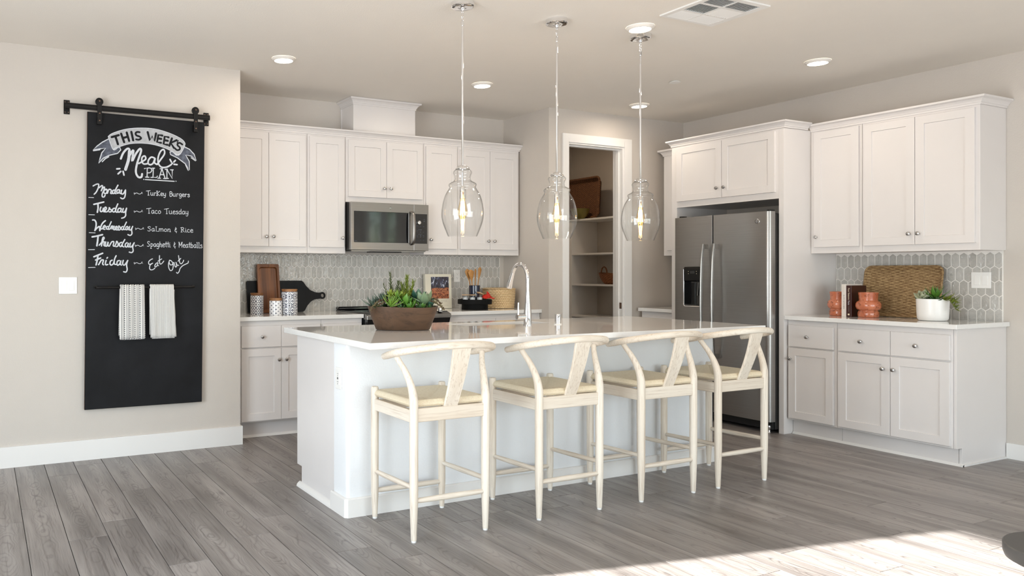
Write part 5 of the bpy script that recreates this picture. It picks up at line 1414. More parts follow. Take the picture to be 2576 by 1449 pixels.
t = thing('barn_door_rail', 'black steel flat rail with end brackets above the chalkboard', 'rail', (.97, 5.34, 2.36))
rb = [(5.300, 2.352), (5.300, 2.368), (5.3035, 2.372), (5.3035, 2.378), (5.312, 2.378), (5.312, 2.342), (5.3035, 2.342), (5.3035, 2.348)]
MB().prism(rb, 'x', .492, 1.462).build('bar', M['black_metal'], t, bevel=.001)
for x in (.505, 1.449):
    b_ = MB().box(x - .019, x + .019, 5.358, 5.3635, 2.311, 2.405).box(x - .006, x + .006, 5.312, 5.358, 2.345, 2.375).build('bracket', M['black_metal'], t, bevel=.0015)
    for dx in (-.0105, .0105):
        for z in (2.324, 2.392):
            MB().lathe([(.0, 5.3555), (.0032, 5.356), (.004, 5.358)], x + dx, z, 10, axis='y').build('screw', M['bolt'], b_)

# towels folded over the bar
def towel(name, lab, x0, x1, x0b, x1b, zb, m, seed):
    t = thing(name, lab, 'towel', ((x0 + x1) / 2, 5.27, 1.166), 'striped tea towels on the bar')
    rnd = random.Random(seed)
    n = 22; rows = 30; vs = []; fs = []
    zt_ = 1.1675
    def prof(s, layer):
        # s 0..1 from the back hem over the bar to the front hem
        if s < .42: return (5.287 + .006 * (1 - s / .42), zb + .02 + (zt_ - zb - .02) * (s / .42))
        if s < .50:
            a = (s - .42) / .08 * math.pi
            return (5.270 + .0165 * math.cos(a), zt_ - .008 + .0095 * math.sin(a) + .0075)
        return (5.2545 - .006 * ((s - .5) / .5) ** .7, zt_ - (zt_ - zb) * (s - .5) / .5)
    ph = rnd.random() * 6
    for j in range(rows + 1):
        s = j / rows
        y, z = prof(s, 0)
        f_ = max(0, (zt_ - z) / (zt_ - zb))
        for i in range(n + 1):
            u = i / n
            x = (x0 + (x0b - x0) * f_) * (1 - u) + (x1 + (x1b - x1) * f_) * u
            wv = .0045 * f_ * math.sin(u * 9 + ph) + .002 * f_ * math.sin(u * 23 + ph * 2)
            ze = z - (.004 * math.sin(u * 7 + ph) * (f_ > .97))
            vs.append((x, y + wv, ze))
    for j in range(rows):
        for i in range(n):
            a = j * (n + 1) + i; fs.append((a, a + 1, a + n + 2, a + n + 1))
    o = MB().add(vs, fs).build('cloth', m, t, smooth=80)
    md = o.modifiers.new('thick', 'SOLIDIFY'); md.thickness = .0035; md.offset = 0
    # inner fold peeking out under the hem
    MB().box(min(x0b, x1b) + .012, max(x0b, x1b) - .010, 5.2585, 5.262, zb - .006, 1.14).build('inner_fold', m, t)
    return t
towel('tea_towel', 'cream tea towel with bold dashed black stripes, left one on the bar', .835, .993, .828, .998, .812, M['towel_a'], 3)
towel('tea_towel', 'cream tea towel with fine grey pinstripes, right one on the bar', 1.032, 1.193, 1.034, 1.209, .812, M['towel_b'], 5)

# ------------------------------------------------------------------ cooker run: canisters, trays, board
def canister(lab, x, y, r, h, m, seed):
    t = thing('canister', lab, 'canister', (x, y, CT), 'blue patterned canisters')
    MB().lathe([(r * .96, 0), (r, .003), (r, h - .014), (r * .97, h - .012)], 0, 0, 36).build('jar', m, t, world=False, smooth=30)
    MB().lathe([(r * .93, h - .012), (r * .93, h - .004), (r * 1.0, h - .003), (r * 1.0, h + .006), (r * .97, h + .008), (0, h + .009)], 0, 0, 36).build('lid', M['acacia'], t, world=False, smooth=30)
    t.rotation_euler.z = seed
    return t
canister('white and navy canister with mixed mosaic pattern, left of the wooden tray', 1.994, 5.832, .053, .162, M['can_a'], .3)
canister('shortest canister with small black star pattern, in front of the wooden tray', 2.090, 5.660, .0500, .124, M['can_b'], .1)
canister('tallest canister with large blue medallion pattern, by the black serving board', 2.210, 5.668, .0645, .194, M['can_c'], .0)

# wooden tray leaning on the tiles
t = thing('wooden_tray', 'narrow reddish-brown wooden tray leaning upright on the backsplash', 'tray', (2.133, 5.900, CT + .004), rot=(math.radians(-9), 0, 0))
hw, H_, th = .096, .405, .024
def rrect(hw, z0, z1, r, n=5):
    pts = []
    for (cx, cz, a0) in ((hw - r, z1 - r, 0), (-hw + r, z1 - r, 90), (-hw + r, z0 + r, 180), (hw - r, z0 + r, 270)):
        for k in range(n + 1):
            a = math.radians(a0 + 90 * k / n); pts.append((cx + r * math.cos(a), cz + r * math.sin(a)))
    return pts
O = rrect(hw, 0, H_, .010); I1 = rrect(hw - .018, .024, H_ - .024, .022); I2 = rrect(hw - .024, .032, H_ - .032, .020)
n_ = len(O)
vs = [(x, th, z) for x, z in O] + [(x, 0, z) for x, z in O] + [(x, 0, z) for x, z in I1] + [(x, th * .6, z) for x, z in I2]
fs = [tuple(range(n_))] + [(k * n_ + i, k * n_ + (i + 1) % n_, (k + 1) * n_ + (i + 1) % n_, (k + 1) * n_ + i) for k in range(3) for i in range(n_)] + [tuple(range(3 * n_, 4 * n_))]
MB().add(vs, fs).build('tray_body', M['tray_wood'], t, world=False, smooth=30)

# black serving board with round handle, leaning on the tiles
t = thing('serving_board', 'large black serving board with looped handle, on its side against the tiles', 'board', (2.2, 5.950, CT + .003), rot=(math.radians(-8), 0, 0))
out = [(-.235, .0), (.245, .0), (.262, .012), (.285, .050), (.320, .085), (.355, .103), (.395, .108)]
ringc = (.430, .142); rr_ = .030
top = [(.395, .160), (.360, .166), (.318, .185), (.285, .218), (.262, .252), (.245, .265), (-.235, .265), (-.243, .257), (-.243, .008)]
arcp = [(ringc[0] + rr_ * math.cos(a), ringc[1] - .006 + rr_ * math.sin(a)) for a in [math.radians(-120 + k * 20) for k in range(13)]]
outl = out + arcp + top
hole = [(ringc[0] + .002 + .0155 * math.cos(a), ringc[1] - .006 + .0155 * math.sin(a)) for a in [k * math.pi / 8 for k in range(16)]]
bm = bmesh.new()
def ring_(pts, y): return [bm.verts.new((x, y, z)) for x, z in pts]
for y in (0, .014):
    a = ring_(outl, y); b = ring_(hole, y)
    es = [bm.edges.new((a[i], a[(i + 1) % len(a)])) for i in range(len(a))] + [bm.edges.new((b[i], b[(i + 1) % len(b)])) for i in range(len(b))]
    bmesh.ops.triangle_fill(bm, use_beauty=True, edges=es)
    if y == 0: a0, b0 = a, b
for i in range(len(a)): bm.faces.new((a0[i], a0[(i + 1) % len(a)], a[(i + 1) % len(a)], a[i]))
for i in range(len(b)): bm.faces.new((b0[(i + 1) % len(b)], b0[i], b[i], b[(i + 1) % len(b)]))
bmesh.ops.recalc_face_normals(bm, faces=bm.faces)
me = bpy.data.meshes.new('paddle'); bm.to_mesh(me); bm.free()
finish('paddle', me, plain('black_slate', (.006, .0065, .008), .45, spec=.2, var=.15, vs=8), t, world=False)
ri = [(-.225, .010), (.236, .010), (.250, .022), (.272, .058), (.272, .210), (.250, .243), (.236, .255), (-.225, .255)]
MB().prism(ri, 'y', -.0015, .001).build('raised_face', plain('black_slate_face', (.009, .010, .0115), .55, spec=.2, var=.15, vs=8), t, world=False)

# cookbook standing on the worktop
t = thing('cookbook', 'cream cookbook with a kitchen photograph on its cover, standing by the range', 'book', (3.787, 5.940, CT + .002), rot=(math.radians(-2.5), 0, 0))
w2, hh, dd_ = .141, .318, .030
MB().box(-w2, w2, -.002, .0, 0, hh).box(-w2, w2, dd_, dd_ + .002, 0, hh).box(-w2, -w2 + .003, 0, dd_, 0, hh).build('cover', M['cream_cover'], t, world=False)
MB().box(-w2 + .004, w2 - .004, .0005, dd_ - .0005, .003, hh - .003).build('pages', M['page'], t, world=False)
def cover_photo():
    t_ = NT('cookbook_cover_photo')
    co = t_.coord(scale=(1, 1, 1))
    sep = t_.n('ShaderNodeSeparateXYZ'); t_.l(co, sep.inputs[0])
    a = t_.noise(t_.coord(scale=(26, 1, 12)), 1, 3, .6, 1.5)
    b = t_.noise(t_.coord(scale=(40, 1, 40)), 1, 4, .6, 2)
    top_ = t_.ramp(a, [(.40, srgb(34, 34, 44)), (.52, srgb(70, 62, 70)), (.58, srgb(60, 70, 100)), (.68, srgb(226, 230, 240))])
    low_ = t_.ramp(b, [(.34, srgb(46, 24, 26)), (.46, srgb(124, 60, 44)), (.55, srgb(196, 136, 92)), (.64, srgb(170, 44, 36)), (.75, srgb(232, 196, 150))])
    k = t_.math('GREATER_THAN', t_.math('ADD', sep.outputs[2], t_.math('MULTIPLY', a, .03)), .205)
    t_.base(t_.mix(k, low_, top_)); t_.set(Roughness=.3)
    return t_.m
MB().box(-.080, .112, -.0026, -.0019, .092, .292).build('cover_picture', cover_photo(), t, world=False)
text_mesh('COOKFUL', .026, M['ink_faint'], 'cover_lettering', t, Vector((.030, -.0022, .070)), ROT_B, world=False)
text_mesh('LUCK', .022, M['ink_faint'], 'cover_lettering', t, Vector((.020, -.0022, .048)), ROT_B, world=False)
text_mesh('Helen Marks', .010, M['ink_faint'], 'cover_lettering', t, Vector((.080, -.0022, .030)), ROT_B, world=False)

# black cake stand with crock, jars and napkin
sx_, sy_ = 4.016, 5.700
t = thing('cake_stand', 'low round black wooden stand holding a crock and small jars', 'stand', (sx_, sy_, CT))
MB().lathe([(.117, CT), (.119, CT + .004), (.117, CT + .048), (.125, CT + .050)], sx_, sy_, 40).build('foot', M['matte_black'], t, smooth=30)
MB().lathe([(.0, CT + .050), (.150, CT + .050), (.153, CT + .054), (.153, CT + .090), (.149, CT + .093), (.145, CT + .086), (.0, CT + .084)], sx_, sy_, 48).build('plate', M['matte_black'], t, smooth=30)
pz = CT + .085
t = thing('utensil_crock', 'glossy navy crock on the black stand', 'crock', (4.043, 5.742, pz))
MB().lathe([(.045, pz), (.050, pz + .003), (.051, pz + .130), (.0485, pz + .132), (.047, pz + .128), (.045, pz + .02), (.0, pz + .02)], 4.043, 5.742, 36).build('vessel', M['navy'], t, smooth=30)
def spoon(lab, base, tip, w_, L_, kind):
    t = thing('wooden_spoon' if kind != 'spat' else 'wooden_spatula', lab, 'utensil', base, 'wooden utensils in the navy crock')
    b = Vector((0, 0, 0)); e_ = Vector(tip) - Vector(base)
    n = 14; pts = []; rad = []
    for i in range(n + 1):
        s = i / n; pts.append(b + e_ * s)
        if s < .60: rad.append(.0055)
        else:
            k = (s - .60) / .40
            rad.append(.0055 + (w_ - .0055) * math.sin(min(1, k * 1.15) * math.pi / 2) if k < .80 else w_ * math.sqrt(max(.02, 1 - ((k - .80) / .20) ** 2)))
    MB().tube(pts, rad, 14, flat=(.30, 1.0)).build('blade', M['bamboo'], t, world=False, smooth=60)
    return t
spoon('bamboo spoon leaning far left in the navy crock', (4.028, 5.752, pz + .025), (3.975, 5.765, 1.292), .027, 0, 'spoon')
spoon('broad bamboo spoon in the navy crock, facing the room', (4.024, 5.735, pz + .025), (3.997, 5.735, 1.284), .033, 0, 'spoon')
spoon('narrow bamboo spatula standing upright in the navy crock', (4.056, 5.755, pz + .025), (4.066, 5.760, 1.295), .011, 0, 'spat')
spoon('bamboo spoon leaning to the right in the navy crock', (4.058, 5.735, pz + .025), (4.100, 5.735, 1.309), .020, 0, 'spoon')
for x, y, lab, tl in ((3.905, 5.685, 'small glass jar with wooden lid, left one on the black stand', 0), (3.950, 5.640, 'small glass jar with wooden lid, middle one in front of the crock', 0), (4.018, 5.628, 'small glass jar with its wooden lid tipped open, beside the red napkin', 1)):
    t = thing('spice_jar', lab, 'jar', (x, y, pz), 'glass jars on the black stand')
    MB().lathe([(.0, .001), (.024, .001), (.027, .005), (.027, .042), (.0255, .044), (.0245, .040), (.0245, .006), (.0, .004)], 0, 0, 28).build('jar', M['glass_jar'], t, world=False, smooth=40)
    MB().lathe([(.0, .006), (.0235, .006), (.0235, .026), (.0, .028)], 0, 0, 20).build('contents', M['pot_white'], t, world=False)
    ld = MB().lathe([(.0, 0), (.030, 0), (.031, .002), (.031, .007), (.0, .008)], 0, 0, 28).build('lid', M['cork'], t, world=False, smooth=30)
    ld.location = (0, 0, .045) if not tl else (.004, 0, .058)
    if tl: ld.rotation_euler = (0, math.radians(24), 0)
# crumpled red napkin
rn = random.Random(4)
t = thing('red_napkin', 'crumpled red napkin on the right side of the black stand', 'napkin', (4.108, 5.640, pz + .003))
vs = []; fs = []; n = 22
for j in range(n + 1):
    for i in range(n + 1):
        u, v = i / n - .5, j / n - .5
        rad = math.hypot(u, v)
        h_ = .058 * math.exp(-(rad / .32) ** 2) + .014 * math.sin(9 * u + 4 * v) * math.cos(9 * v - 3 * u) * math.exp(-(rad / .4) ** 2) + .003 * math.sin(19 * u + 2) * math.sin(17 * v)
        x = u * .100 + .008 * math.sin(v * 14); y = v * .085 + .008 * math.sin(u * 15)
        z = .012 + h_ 
        vs.append((x + (.010 if u > .36 else 0), y, max(z, .006) if u < .38 else z - .0))
for j in range(n):
    for i in range(n):
        a = j * (n + 1) + i; fs.append((a, a + 1, a + n + 2, a + n + 1))
o = MB().add(vs, fs).build('cloth', M['red'], t, world=False, smooth=60)
md = o.modifiers.new('thick', 'SOLIDIFY'); md.thickness = .003

# coil basket
bx_, by_, br = 4.385, 5.835, .148
t = thing('coil_basket', 'round lidded straw coil basket behind the faucet', 'basket', (bx_, by_, CT))
prof = []
for k in range(11):
    z0 = CT + .002 + k * .0158
    r = br * (.93 + .07 * min(1, k / 8))
    for s in range(5):
        a = s / 5 * math.pi
        prof.append((r + .006 * math.sin(a), z0 + .0158 * s / 5))
MB().lathe([(0, CT + .001)] + prof + [(br, CT + .178)], bx_, by_, 56).build('coils', M['basket_weave'], t, smooth=60)
MB().lathe([(.0, CT + .192), (br - .02, CT + .190), (br + .002, CT + .186), (br + .010, CT + .182), (br + .004, CT + .176), (br - .004, CT + .178)], bx_, by_, 56).build('lid', M['basket_weave'], t, smooth=60)

# ------------------------------------------------------------------ island planter
def leaf_mesh(name, L, w, th, m, curl=.0, tip=1.0, seg=7, base=.25):
    """fleshy pointed leaf along +y from the origin, bending up by curl"""
    vs = []; fs = []
    R = 6
    for i in range(seg + 1):
        s = i / seg
        ww = w * (base + (1 - base) * math.sin(math.pi * min(1, s * .82 + .12))) * (1 - s ** (2.5 * tip)) + .0004
        y = L * s * math.cos(curl * s); z = L * s * math.sin(curl * s)
        tt = th * (1 - s * .7)
        for k in range(R):
            a = 2 * math.pi * k / R
            vs.append((ww * math.cos(a), y, z + tt * math.sin(a) - (.25 * ww * (math.cos(a) ** 2) * -1 if False else 0)))
    for i in range(seg):
        for k in range(R): fs.append((i * R + k, i * R + (k + 1) % R, (i + 1) * R + (k + 1) % R, (i + 1) * R + k))
    fs += [tuple(range(R))[::-1], tuple(range(seg * R, seg * R + R))]
    o = MB().add(vs, fs)
    me = bpy.data.meshes.new(name); me.from_pydata(o.v, [], o.f); me.update()
    for p in me.polygons: p.use_smooth = True
    me.materials.append(m); return me
def rosette(parent, loc, name, me, n, turns, el0, el1, s0, s1, tilt=(0, 0), seed=0, lift=0.0):
    """leaves spiralling from flat outer ones to upright inner ones"""
    rnd = random.Random(seed)
    # the plant's own stem is the part; leaves are sub-parts
    stem = MB().lathe([(.004, -.012), (.005, .0), (.004, .010 + lift), (.0, .013 + lift)], 0, 0, 8).build(name, me.materials[0], parent, world=False)
    stem.location = Vector(loc) - root_loc(parent)
    stem.rotation_euler = (tilt[0], tilt[1], rnd.random() * 6)
    for i in range(n):
        f_ = i / max(1, n - 1)
        a = i * 2.39996
        el = math.radians(el0 + (el1 - el0) * f_ + rnd.uniform(-5, 5))
        s = (s0 + (s1 - s0) * f_) * rnd.uniform(.9, 1.08)
        share('leaf', me, stem, (0, 0, lift * f_), (el, 0, a), (s, s, s))
    return stem
pb = thing('succulent_planter', 'oval dark wooden bowl packed with assorted green succulents on the island', 'planter', (2.175, 3.935, CT))
# oval bowl: long axis across the view
bc = Vector((2.218, 3.87)); ang = math.radians(-25.5)
ca, sa = math.cos(ang), math.sin(ang)
Rb = 48; rings_ = [(.150, .085, 0), (.158, .092, .004), (.186, .118, .075), (.206, .136, .132), (.207, .137, .137), (.199, .129, .137), (.194, .125, .128), (.190, .120, .108)]
vs = []; fs = []
for a_, b_, z in rings_:
    for k in range(Rb):
        t_ = 2 * math.pi * k / Rb
        wob = 1 + .008 * math.sin(3 * t_ + 1) + .006 * math.sin(5 * t_)
        x, y = a_ * math.cos(t_) * wob, b_ * math.sin(t_) * wob
        vs.append((bc.x + x * ca - y * sa, bc.y + x * sa + y * ca, CT + z + (.003 * math.sin(2 * t_ + .5) if z > .1 else 0)))
for r in range(len(rings_) - 1):
    for k in range(Rb): fs.append((r * Rb + k, r * Rb + (k + 1) % Rb, (r + 1) * Rb + (k + 1) % Rb, (r + 1) * Rb + k))
fs += [tuple(range(Rb))[::-1]]
MB().add(vs, fs).build('bowl', M['bowl_wood'], pb, smooth=40)
vs = [(bc.x, bc.y, CT + .125)]; 
for k in range(Rb):
    t_ = 2 * math.pi * k / Rb; x, y = .193 * math.cos(t_), .123 * math.sin(t_)
    vs.append((bc.x + x * ca - y * sa, bc.y + x * sa + y * ca, CT + .112))
MB().add(vs, [(0, 1 + k, 1 + (k + 1) % Rb) for k in range(Rb)]).build('soil', M['soil'], pb, smooth=80)
def W_(u, v, z):       # bowl coordinates: u along the long axis (right), v away
    return (bc.x + u * ca - v * sa, bc.y + u * sa + v * ca, CT + z)
L_agave = leaf_mesh('leaf', .082, .0105, .0055, M['leaf_blue'], .35, 1.2)
L_green = leaf_mesh('leaf', .080, .0085, .0045, M['leaf_spring'], .30, .9)
L_wide = leaf_mesh('leaf', .082, .0235, .0040, M['leaf_green'], .40, 1.6)
L_lime = leaf_mesh('leaf', .046, .0110, .0050, M['leaf_lime'], .30, 1.8)
L_jade = leaf_mesh('leaf', .100, .0300, .0030, M['leaf_pale'], .35, 2.0)
L_jade2 = leaf_mesh('leaf', .085, .0270, .0030, leaf('teal_leaf', (.03, .10, .07), (.07, .17, .11)), .35, 2.0)
L_dark = leaf_mesh('leaf', .064, .017, .0040, M['leaf_dark'], .4, 1.5)
rosette(pb, W_(-.165, .00, .135), 'blue_agave', L_agave, 22, 1, 8, 78, 1.0, .55, (0, -.35), 1)
rosette(pb, W_(-.115, .03, .165), 'blue_agave', L_agave, 22, 1, 10, 80, .95, .55, (0, -.1), 2)
rosette(pb, W_(-.075, -.075, .140), 'spiky_succulent', L_green, 26, 1, 15, 82, 1.05, .7, (.35, 0), 3)
rosette(pb, W_(.010, -.055, .150), 'broad_rosette', L_wide, 16, 1, 8, 75, 1.05, .5, (.45, 0), 4)
rosette(pb, W_(.045, -.085, .130), 'broad_rosette', L_wide, 12, 1, 4, 70, .75, .4, (.6, .1), 5)
rosette(pb, W_(-.065, -.005, .195), 'lime_sedum', L_lime, 16, 1, 5, 80, 1.0, .5, (.3, 0), 6, .02)
rosette(pb, W_(-.012, -.015, .185), 'lime_sedum', L_lime, 16, 1, 5, 80, 1.0, .5, (.4, 0), 7, .02)
rosette(pb, W_(.050, .03, .180), 'lime_sedum', L_lime, 14, 1, 5, 80, .9, .5, (.2, .1), 8, .05)
rosette(pb, W_(-.02, .05, .165), 'dark_sedum', L_dark, 14, 1, 10, 80, 1.2, .7, (0, 0), 41)
rosette(pb, W_(.06, .06, .165), 'dark_sedum', L_dark, 14, 1, 10, 80, 1.2, .7, (0, 0), 42)
rosette(pb, W_(-.08, .07, .160), 'dark_sedum', L_dark, 14, 1, 10, 80, 1.1, .7, (0, 0), 43)
rosette(pb, W_(-.035, -.045, .185), 'spiky_succulent', L_green, 18, 1, 25, 82, .75, .6, (.3, 0), 44)
rosette(pb, W_(.100, -.080, .128), 'broad_rosette', L_wide, 10, 1, 4, 60, .6, .4, (.6, .1), 45)
rosette(pb, W_(.125, -.035, .150), 'pale_jade', L_jade, 12, 1, 12, 68, 1.05, .6, (.4, .2), 9)
rosette(pb, W_(.090, .010, .165), 'teal_jade', L_jade2, 10, 1, 20, 75, 1.0, .7, (.1, -.1), 10)
rosette(pb, W_(.165, .01, .135), 'teal_jade', L_jade2, 9, 1, 5, 60, .8, .5, (.1, .5), 11)
for k, (u, v) in enumerate(((-.15, -.07), (-.02, -.10), (.09, -.095), (.15, -.06), (-.1, .07), (.03, .08), (.12, .07), (0, .04))):
    rosette(pb, W_(u, v, .122), 'dark_sedum', L_dark, 9, 1, 5, 70, .75, .5, (0, 0), 20 + k)
# upright ferny stems
L_fern = leaf_mesh('leaf', .034, .0040, .0018, M['leaf_olive'], .2, 1.0, seg=3)
L_fern2 = leaf_mesh('leaf', .042, .0048, .0018, leaf('yellow_green_fern', (.13, .18, .02), (.22, .27, .03)), .2, 1.0, seg=3)
def frond(base, tipv, me, n, s0, s1, name, seed):
    rnd = random.Random(seed)
    b = Vector(base); e = Vector(tipv)
    ro = root_loc(pb)
    st_ = MB().tube([b - ro, (b * .5 + e * .5) - ro + Vector((0, 0, .004)), e - ro], [.0022, .0017, .0009], 6).build(name, me.materials[0], pb, world=False)
    d = (e - b)
    for i in range(n):
        f_ = .12 + .88 * i / n
        p = b + d * f_ - ro
        s = (s0 + (s1 - s0) * f_) * rnd.uniform(.85, 1.1)
        share('leaf', me, st_, p, (math.radians(rnd.uniform(25, 55)), 0, i * 2.4 + rnd.random()), (s, s, s))
frond(W_(-.060, .02, .15), W_(-.072, .03, .335), L_fern, 64, 1.25, .5, 'fern_stem', 1)
frond(W_(-.045, .02, .15), W_(-.020, .03, .285), L_fern, 60, 1.35, .6, 'fern_stem', 2)
frond(W_(-.030, .03, .15), W_(.004, .04, .265), L_fern, 52, 1.3, .6, 'fern_stem', 3)
frond(W_(-.075, .03, .15), W_(-.112, .03, .275), L_fern, 16, 1.0, .5, 'fern_stem', 4)
frond(W_(.020, .02, .15), W_(.028, .02, .315), L_fern2, 64, 1.25, .6, 'yellow_fern_stem', 5)
frond(W_(.030, .02, .15), W_(.066, .01, .285), L_fern2, 48, 1.2, .6, 'yellow_fern_stem', 6)
frond(W_(.015, .03, .15), W_(-.006, .03, .275), L_fern2, 44, 1.1, .6, 'yellow_fern_stem', 7)
# trailing brown sedum strings over both ends
L_bead = leaf_mesh('leaf', .012, .0042, .0036, M['leaf_brown'], .2, 1.6, seg=3)
for pts, sd in ((((-.10, -.05, .185), (-.145, -.095, .165), (-.178, -.105, .142), (-.186, -.112, .112)), 1),
                (((-.06, -.03, .185), (-.105, -.08, .165), (-.150, -.10, .148)), 2),
                (((.15, -.02, .165), (.188, -.03, .158), (.215, -.05, .140), (.232, -.055, .122)), 3),
                (((.16, .02, .175), (.19, .0, .178), (.222, -.03, .155)), 4)):
    P = catmull([W_(*p) for p in pts], 6)
    ro = root_loc(pb)
    P = [tuple(Vector(p) - ro) for p in P]
    st_ = MB().tube(P, .0016, 5).build('trailing_sedum', M['leaf_brown'], pb, world=False)
    rnd = random.Random(sd)
    for i, p in enumerate(P):
        for k in range(3):
            s = rnd.uniform(.8, 1.3)
            share('leaf', L_bead, st_, p, (rnd.uniform(-.6, 1.4), 0, rnd.uniform(0, 6.28)), (s, s, s))

# ------------------------------------------------------------------ right worktop: tray, books, vases, potted succulent
def woven_tray(name, lab, loc, w, h, m, rot, rim=.013, depth=.030):
    """stands in the y-z plane facing -x; local origin at the middle of its lower edge"""
    t = thing(name, lab, 'tray', loc, rot=rot)
    O = rrect(w / 2, 0, h, .045, 6); n_ = len(O)
    I_ = rrect(w / 2 - .026, .026, h - .026, .035, 6)
    MB().add([(.0, y, z) for y, z in O] + [(depth, y, z) for y, z in I_] + [(depth + .006, y, z) for y, z in I_],
             [(i, (i + 1) % n_, n_ + (i + 1) % n_, n_ + i) for i in range(n_)] + [tuple(range(n_, 2 * n_)), tuple(range(2 * n_, 3 * n_))[::-1]]).build('woven_base', m, t, world=False, smooth=40)
    MB().tube([(0, y, z) for y, z in O + [O[0]]], rim * .55, 10, cap=False).build('rim', m, t, world=False, smooth=60)
    MB().tube([(.006, y * .985, .005 + z * .985) for y, z in O + [O[0]]], rim * .5, 10, cap=False).build('rim_binding', m, t, world=False, smooth=60)
    return t
woven_tray('woven_tray', 'large rectangular seagrass tray leaning on the right backsplash', (6.150, 3.335, CT + .009), .530, .378, M['seagrass'], (0, math.radians(10), 0))

def book(name, lab, y0, y1, h, d, x, m, group, sp=None):
    t = thing(name, lab, 'book', (x, (y0 + y1) / 2, CT), group)
    MB().box(x, x + d, y0, y0 + .0022, CT, CT + h).box(x, x + d, y1 - .0022, y1, CT, CT + h).box(x - .0015, x + .001, y0, y1, CT, CT + h).build('cover', m, t, bevel=.0008)
    MB().box(x + .002, x + d - .004, y0 + .0024, y1 - .0024, CT + .003, CT + h - .004).build('pages', M['page'], t)
    return t
ROT_S = Matrix(((0, 0, -1), (0, -1, 0), (-1, 0, 0)))   # spine text reading downwards, facing -x
b1 = book('hardback_book', 'tall white hardback standing against the left terracotta vase', 3.560, 3.594, .246, .20, 5.900, M['white_cover'], 'books between the terracotta vases')
text_mesh('IN MY KITCHEN', .0150, M['ink_grey'], 'spine_lettering', b1, Vector((5.8983, 3.577, CT + .112)), ROT_S)
text_mesh('MARTHA ROSE', .0075, M['ink_faint'], 'spine_lettering', b1, Vector((5.8983, 3.582, CT + .212)), ROT_S)
b2 = book('hardback_book', 'dark brown hardback with pale spine title next to the white book', 3.522, 3.5585, .236, .185, 5.900, M['brown_cover'], 'books between the terracotta vases')
text_mesh('Four Seasons', .0165, M['ink_pale'], 'spine_lettering', b2, Vector((5.8983, 3.5405, CT + .173)), ROT_S)
text_mesh('Pasta', .0160, M['chalk'], 'spine_lettering', b2, Vector((5.8983, 3.5405, CT + .106)), ROT_S)
text_mesh('COOKBOOK', .0080, M['ink_grey'], 'spine_lettering', b2, Vector((5.8983, 3.5405, CT + .062)), ROT_S)
mb = MB().box(5.8978, 5.8984, 3.535, 3.547, CT + .012, CT + .024); mb.build('publisher_mark', M['ink_pale'], b2)
def vase(lab, x, y, s):
    t = thing('terracotta_vase', lab, 'vase', (x, y, CT), 'glazed terracotta vases')
    pr = catmull([(.062, 0), (.068, .005), (.0705, .022), (.069, .038), (.063, .049), (.064, .054), (.075, .061), (.083, .076), (.0845, .092), (.081, .108), (.071, .120), (.063, .1255), (.062, .134), (.0635, .155), (.066, .175), (.067, .186)], 3)
    inn = [(.062, .187), (.058, .178), (.054, .14), (.052, .06), (0, .05)]
    MB().lathe([(r * s, z) for r, z in pr] + [(r * s, z) for r, z in inn], 0, 0, 40).build('body', M['terracotta'], t, world=False, smooth=50)
    t.rotation_euler.z = s * 3
    return t
vase('glazed terracotta double-gourd vase behind the white book, left of the books', 5.985, 3.672, .86)
vase('glazed terracotta double-gourd vase in front of the dark brown book', 5.955, 3.432, .97)

t = thing('potted_succulent', 'white ceramic pot of green succulents in front of the woven tray', 'potted plant', (5.965, 3.012, CT))
MB().lathe([(.070, .0), (.080, .003), (.088, .014), (.091, .05), (.0945, .150), (.092, .152), (.089, .150), (.087, .125), (.0, .122)], 0, 0, 48).build('pot', M['pot_white'], t, world=False, smooth=35)
MB().lathe([(.0, .138), (.05, .136), (.088, .128)], 0, 0, 32, cap=False).build('soil', M['soil'], t, world=False)
px_, py_ = 5.965, 3.012
L_echo = leaf_mesh('leaf', .068, .027, .0035, M['leaf_cream'], .55, 2.4)
L_sword = leaf_mesh('leaf', .112, .0185, .0030, M['leaf_green'], .25, .8)
L_drop = leaf_mesh('leaf', .042, .0085, .0020, leaf('trailing_yellow_leaf', (.07, .13, .01), (.26, .28, .03)), .3, 1.2)
L_dk = leaf_mesh('leaf', .048, .011, .0022, M['leaf_dark'], .3, 1.2)
# x is depth (camera side is -x), y runs left(+) to right(-)
rosette(t, (px_ - .045, py_ + .030, CT + .158), 'cream_echeveria', L_echo, 20, 1, 6, 78, 1.05, .45, (0, -.5), 31)
rosette(t, (px_ + .005, py_ - .012, CT + .150), 'sword_leaf_plant', L_sword, 18, 1, 5, 78, .95, .85, (0, 0), 32)
for k, (dx, dy) in enumerate(((-.03, .075), (0, .08), (-.06, -.02), (.02, -.07), (-.05, -.06), (.03, .05))):
    rosette(t, (px_ + dx, py_ + dy, CT + .143), 'dark_foliage', L_dk, 8, 1, 0, 60, .9, .6, (0, 0), 40 + k)
for k, pts in enumerate((((-.03, -.07, .155), (-.04, -.115, .150), (-.045, -.145, .115), (-.045, -.160, .088)), ((-.02, -.07, .16), (-.03, -.12, .165), (-.035, -.15, .140)))):
    P = catmull(pts, 6)
    s_ = MB().tube(P, .0016, 5).build('trailing_stem', L_drop.materials[0], t, world=False)
    rnd = random.Random(60 + k)
    for i, p in enumerate(P):
        for q_ in range(2):
            s = rnd.uniform(.75, 1.1)
            share('leaf', L_drop, s_, p, (rnd.uniform(-.9, .6), 0, rnd.uniform(2.2, 4.4)), (s, s, s))

